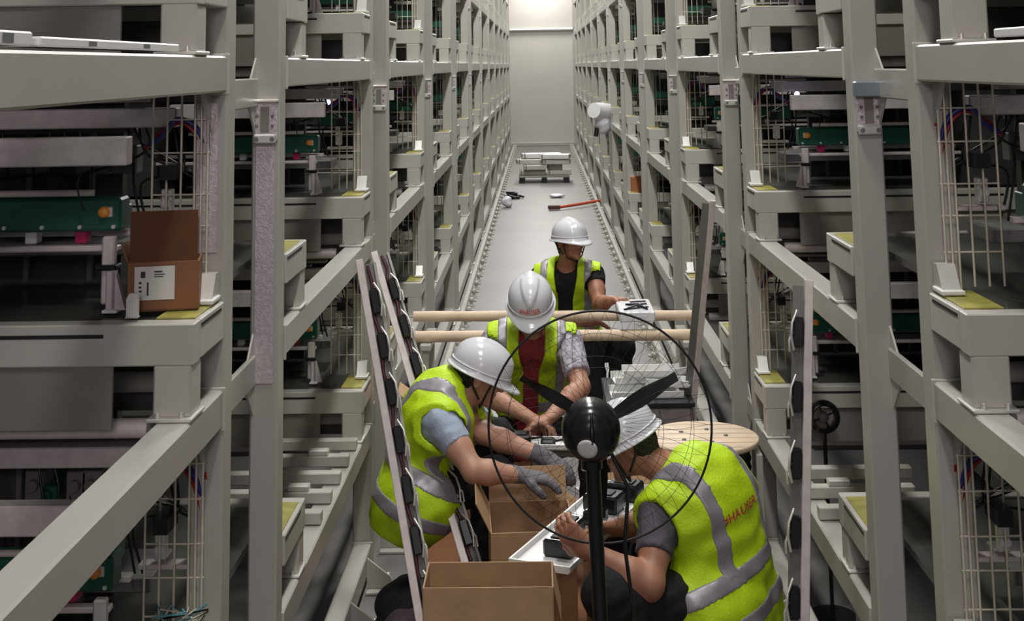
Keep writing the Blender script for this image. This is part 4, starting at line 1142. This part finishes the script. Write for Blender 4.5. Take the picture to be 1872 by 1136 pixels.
# ------------------------------------------------------------------ odds and ends inside the near bays
# red cable loops seen between the paired uprights at the right
b = MB(); b.tube([(1.06, 3.60, 1.66), (1.035, 3.62, 1.62), (1.03, 3.60, 1.50), (1.05, 3.58, 1.42), (1.09, 3.62, 1.37)], .007, 8)
tag(b.build('red_hose', RED), 'dark red hose looped between the paired near uprights of the right rack', 'hose')
for i, (x, y, z) in enumerate((onx(600, 187, -1.02), onx(1457, 172, 1.16))):
    r_ = empty('indicator_lamp', (x, y, z), 'tiny blue-white indicator glowing inside the %s rack, eye-level bay' % ('left', 'right')[i], 'lamp', 'indicator lamps')
    b = MB(); b.lathe([(.0001, -.012), (.009, -.008), (.012, 0), (.009, .008), (.0001, .012)], (0,0,0), (0,1,0), 12); b.build('lens', LED, r_)
    b = MB(); b.cyl((0, .008, 0), (0, .05, .0), .009, 8); b.build('holder', BLACK, r_)
# black hand wheel and cable box in the right rack
wr_ = onx(1506, 762, 1.13)
r_ = empty('cable_reel', (1.13, float(wr_.y), float(wr_.z)), 'black cable reel with pale hub inside the right rack at knee level', 'reel')
b = MB(); b.lathe([(.045, -.02), (.062, -.02), (.065, 0), (.062, .02), (.045, .02), (.040, 0), (.045, -.02)], (0,0,0), (0,1,0), 28); b.build('rim', BLACK, r_)
b = MB(); b.lathe([(.0001, -.015), (.018, -.014), (.020, .014), (.0001, .015)], (0,0,0), (0,1,0), 18); b.build('hub', MIDM, r_)
for q in range(4):
    t = q*math.pi/2+.4; b = MB(); b.bar((math.cos(t)*.016, 0, math.sin(t)*.016), (math.cos(t)*.046, 0, math.sin(t)*.046), .008, .008, (0,1,0)); b.build('spoke', BLACK, r_)
zz_ = -float(wr_.z)+.012; b = MB(); b.cyl((0, .0, -.06), (0, .0, zz_), .008, 8); b.build('stem', BLACK, r_)
b = MB(); b.cyl((0, 0, zz_-.012), (0, 0, zz_), .09, 20); b.build('stand_foot', BLACK, r_)
# twist of teal and white wires at the lower left
tw = onx(345, 1128, -.83)
r_ = empty('wire_bundle', tuple(tw-Vector((0, 0, .04))), 'small tangle of teal and grey wires at the lower left near upright', 'wires')
for i in range(14):
    P = [Vector((random.uniform(-.10, .04), random.uniform(-.04, .04), random.uniform(0, .055))) for _ in range(5)]
    b = MB(); b.tube(P, .0022, 5); b.build('wire', [mat('teal_wire', (.15, .45, .5), .4), WIRE, BLACKC][i % 3] if i < 3 else [bpy.data.materials['teal_wire'], WIRE, BLACKC][i % 3], r_)

# ------------------------------------------------------------------ floor covering and dark bundles between the people
fs_ = empty('kraft_sheet', (.05, 5.3, 0), 'brown kraft sheet spread on the floor under the workers and their boxes', 'sheet')
b = MB(); b.box(-.62, .78, -1.2, 1.35, .001, .006, .001); b.build('sheet_body', CARDD, fs_)
DKC = mat('dark_maroon_cloth', (.045, .028, .032), .8, 0, .3, 10, .3, 40)
blob('cloth_bundle', (-.50, 4.84, .17), (.13, .17, .165), DKC, 'dark maroon cloth bundle on the floor under the left leaning strip', 'bundle', None, 4, .01, .02, 18)
blob('cloth_bundle', (-.53, 5.32, .13), (.12, .16, .125), BLKCLOTH, 'black cloth bundle on the floor behind the left leaning strip, at the rack foot', 'bundle', None, 5, .01, .02, 18)
carton('cardboard_box', (-.40, 5.02, .315), (-.24, 5.00, .315), .13, .315, 'small closed carton on which the right leaning strip rests', (), False, CARDD)
blob('cloth_bundle', (-.60, 4.52, .11), (.11, .15, .105), DKC, 'small dark maroon bundle on the floor left of the nearest cardboard box', 'bundle', None, 6, .01, .018, 18)
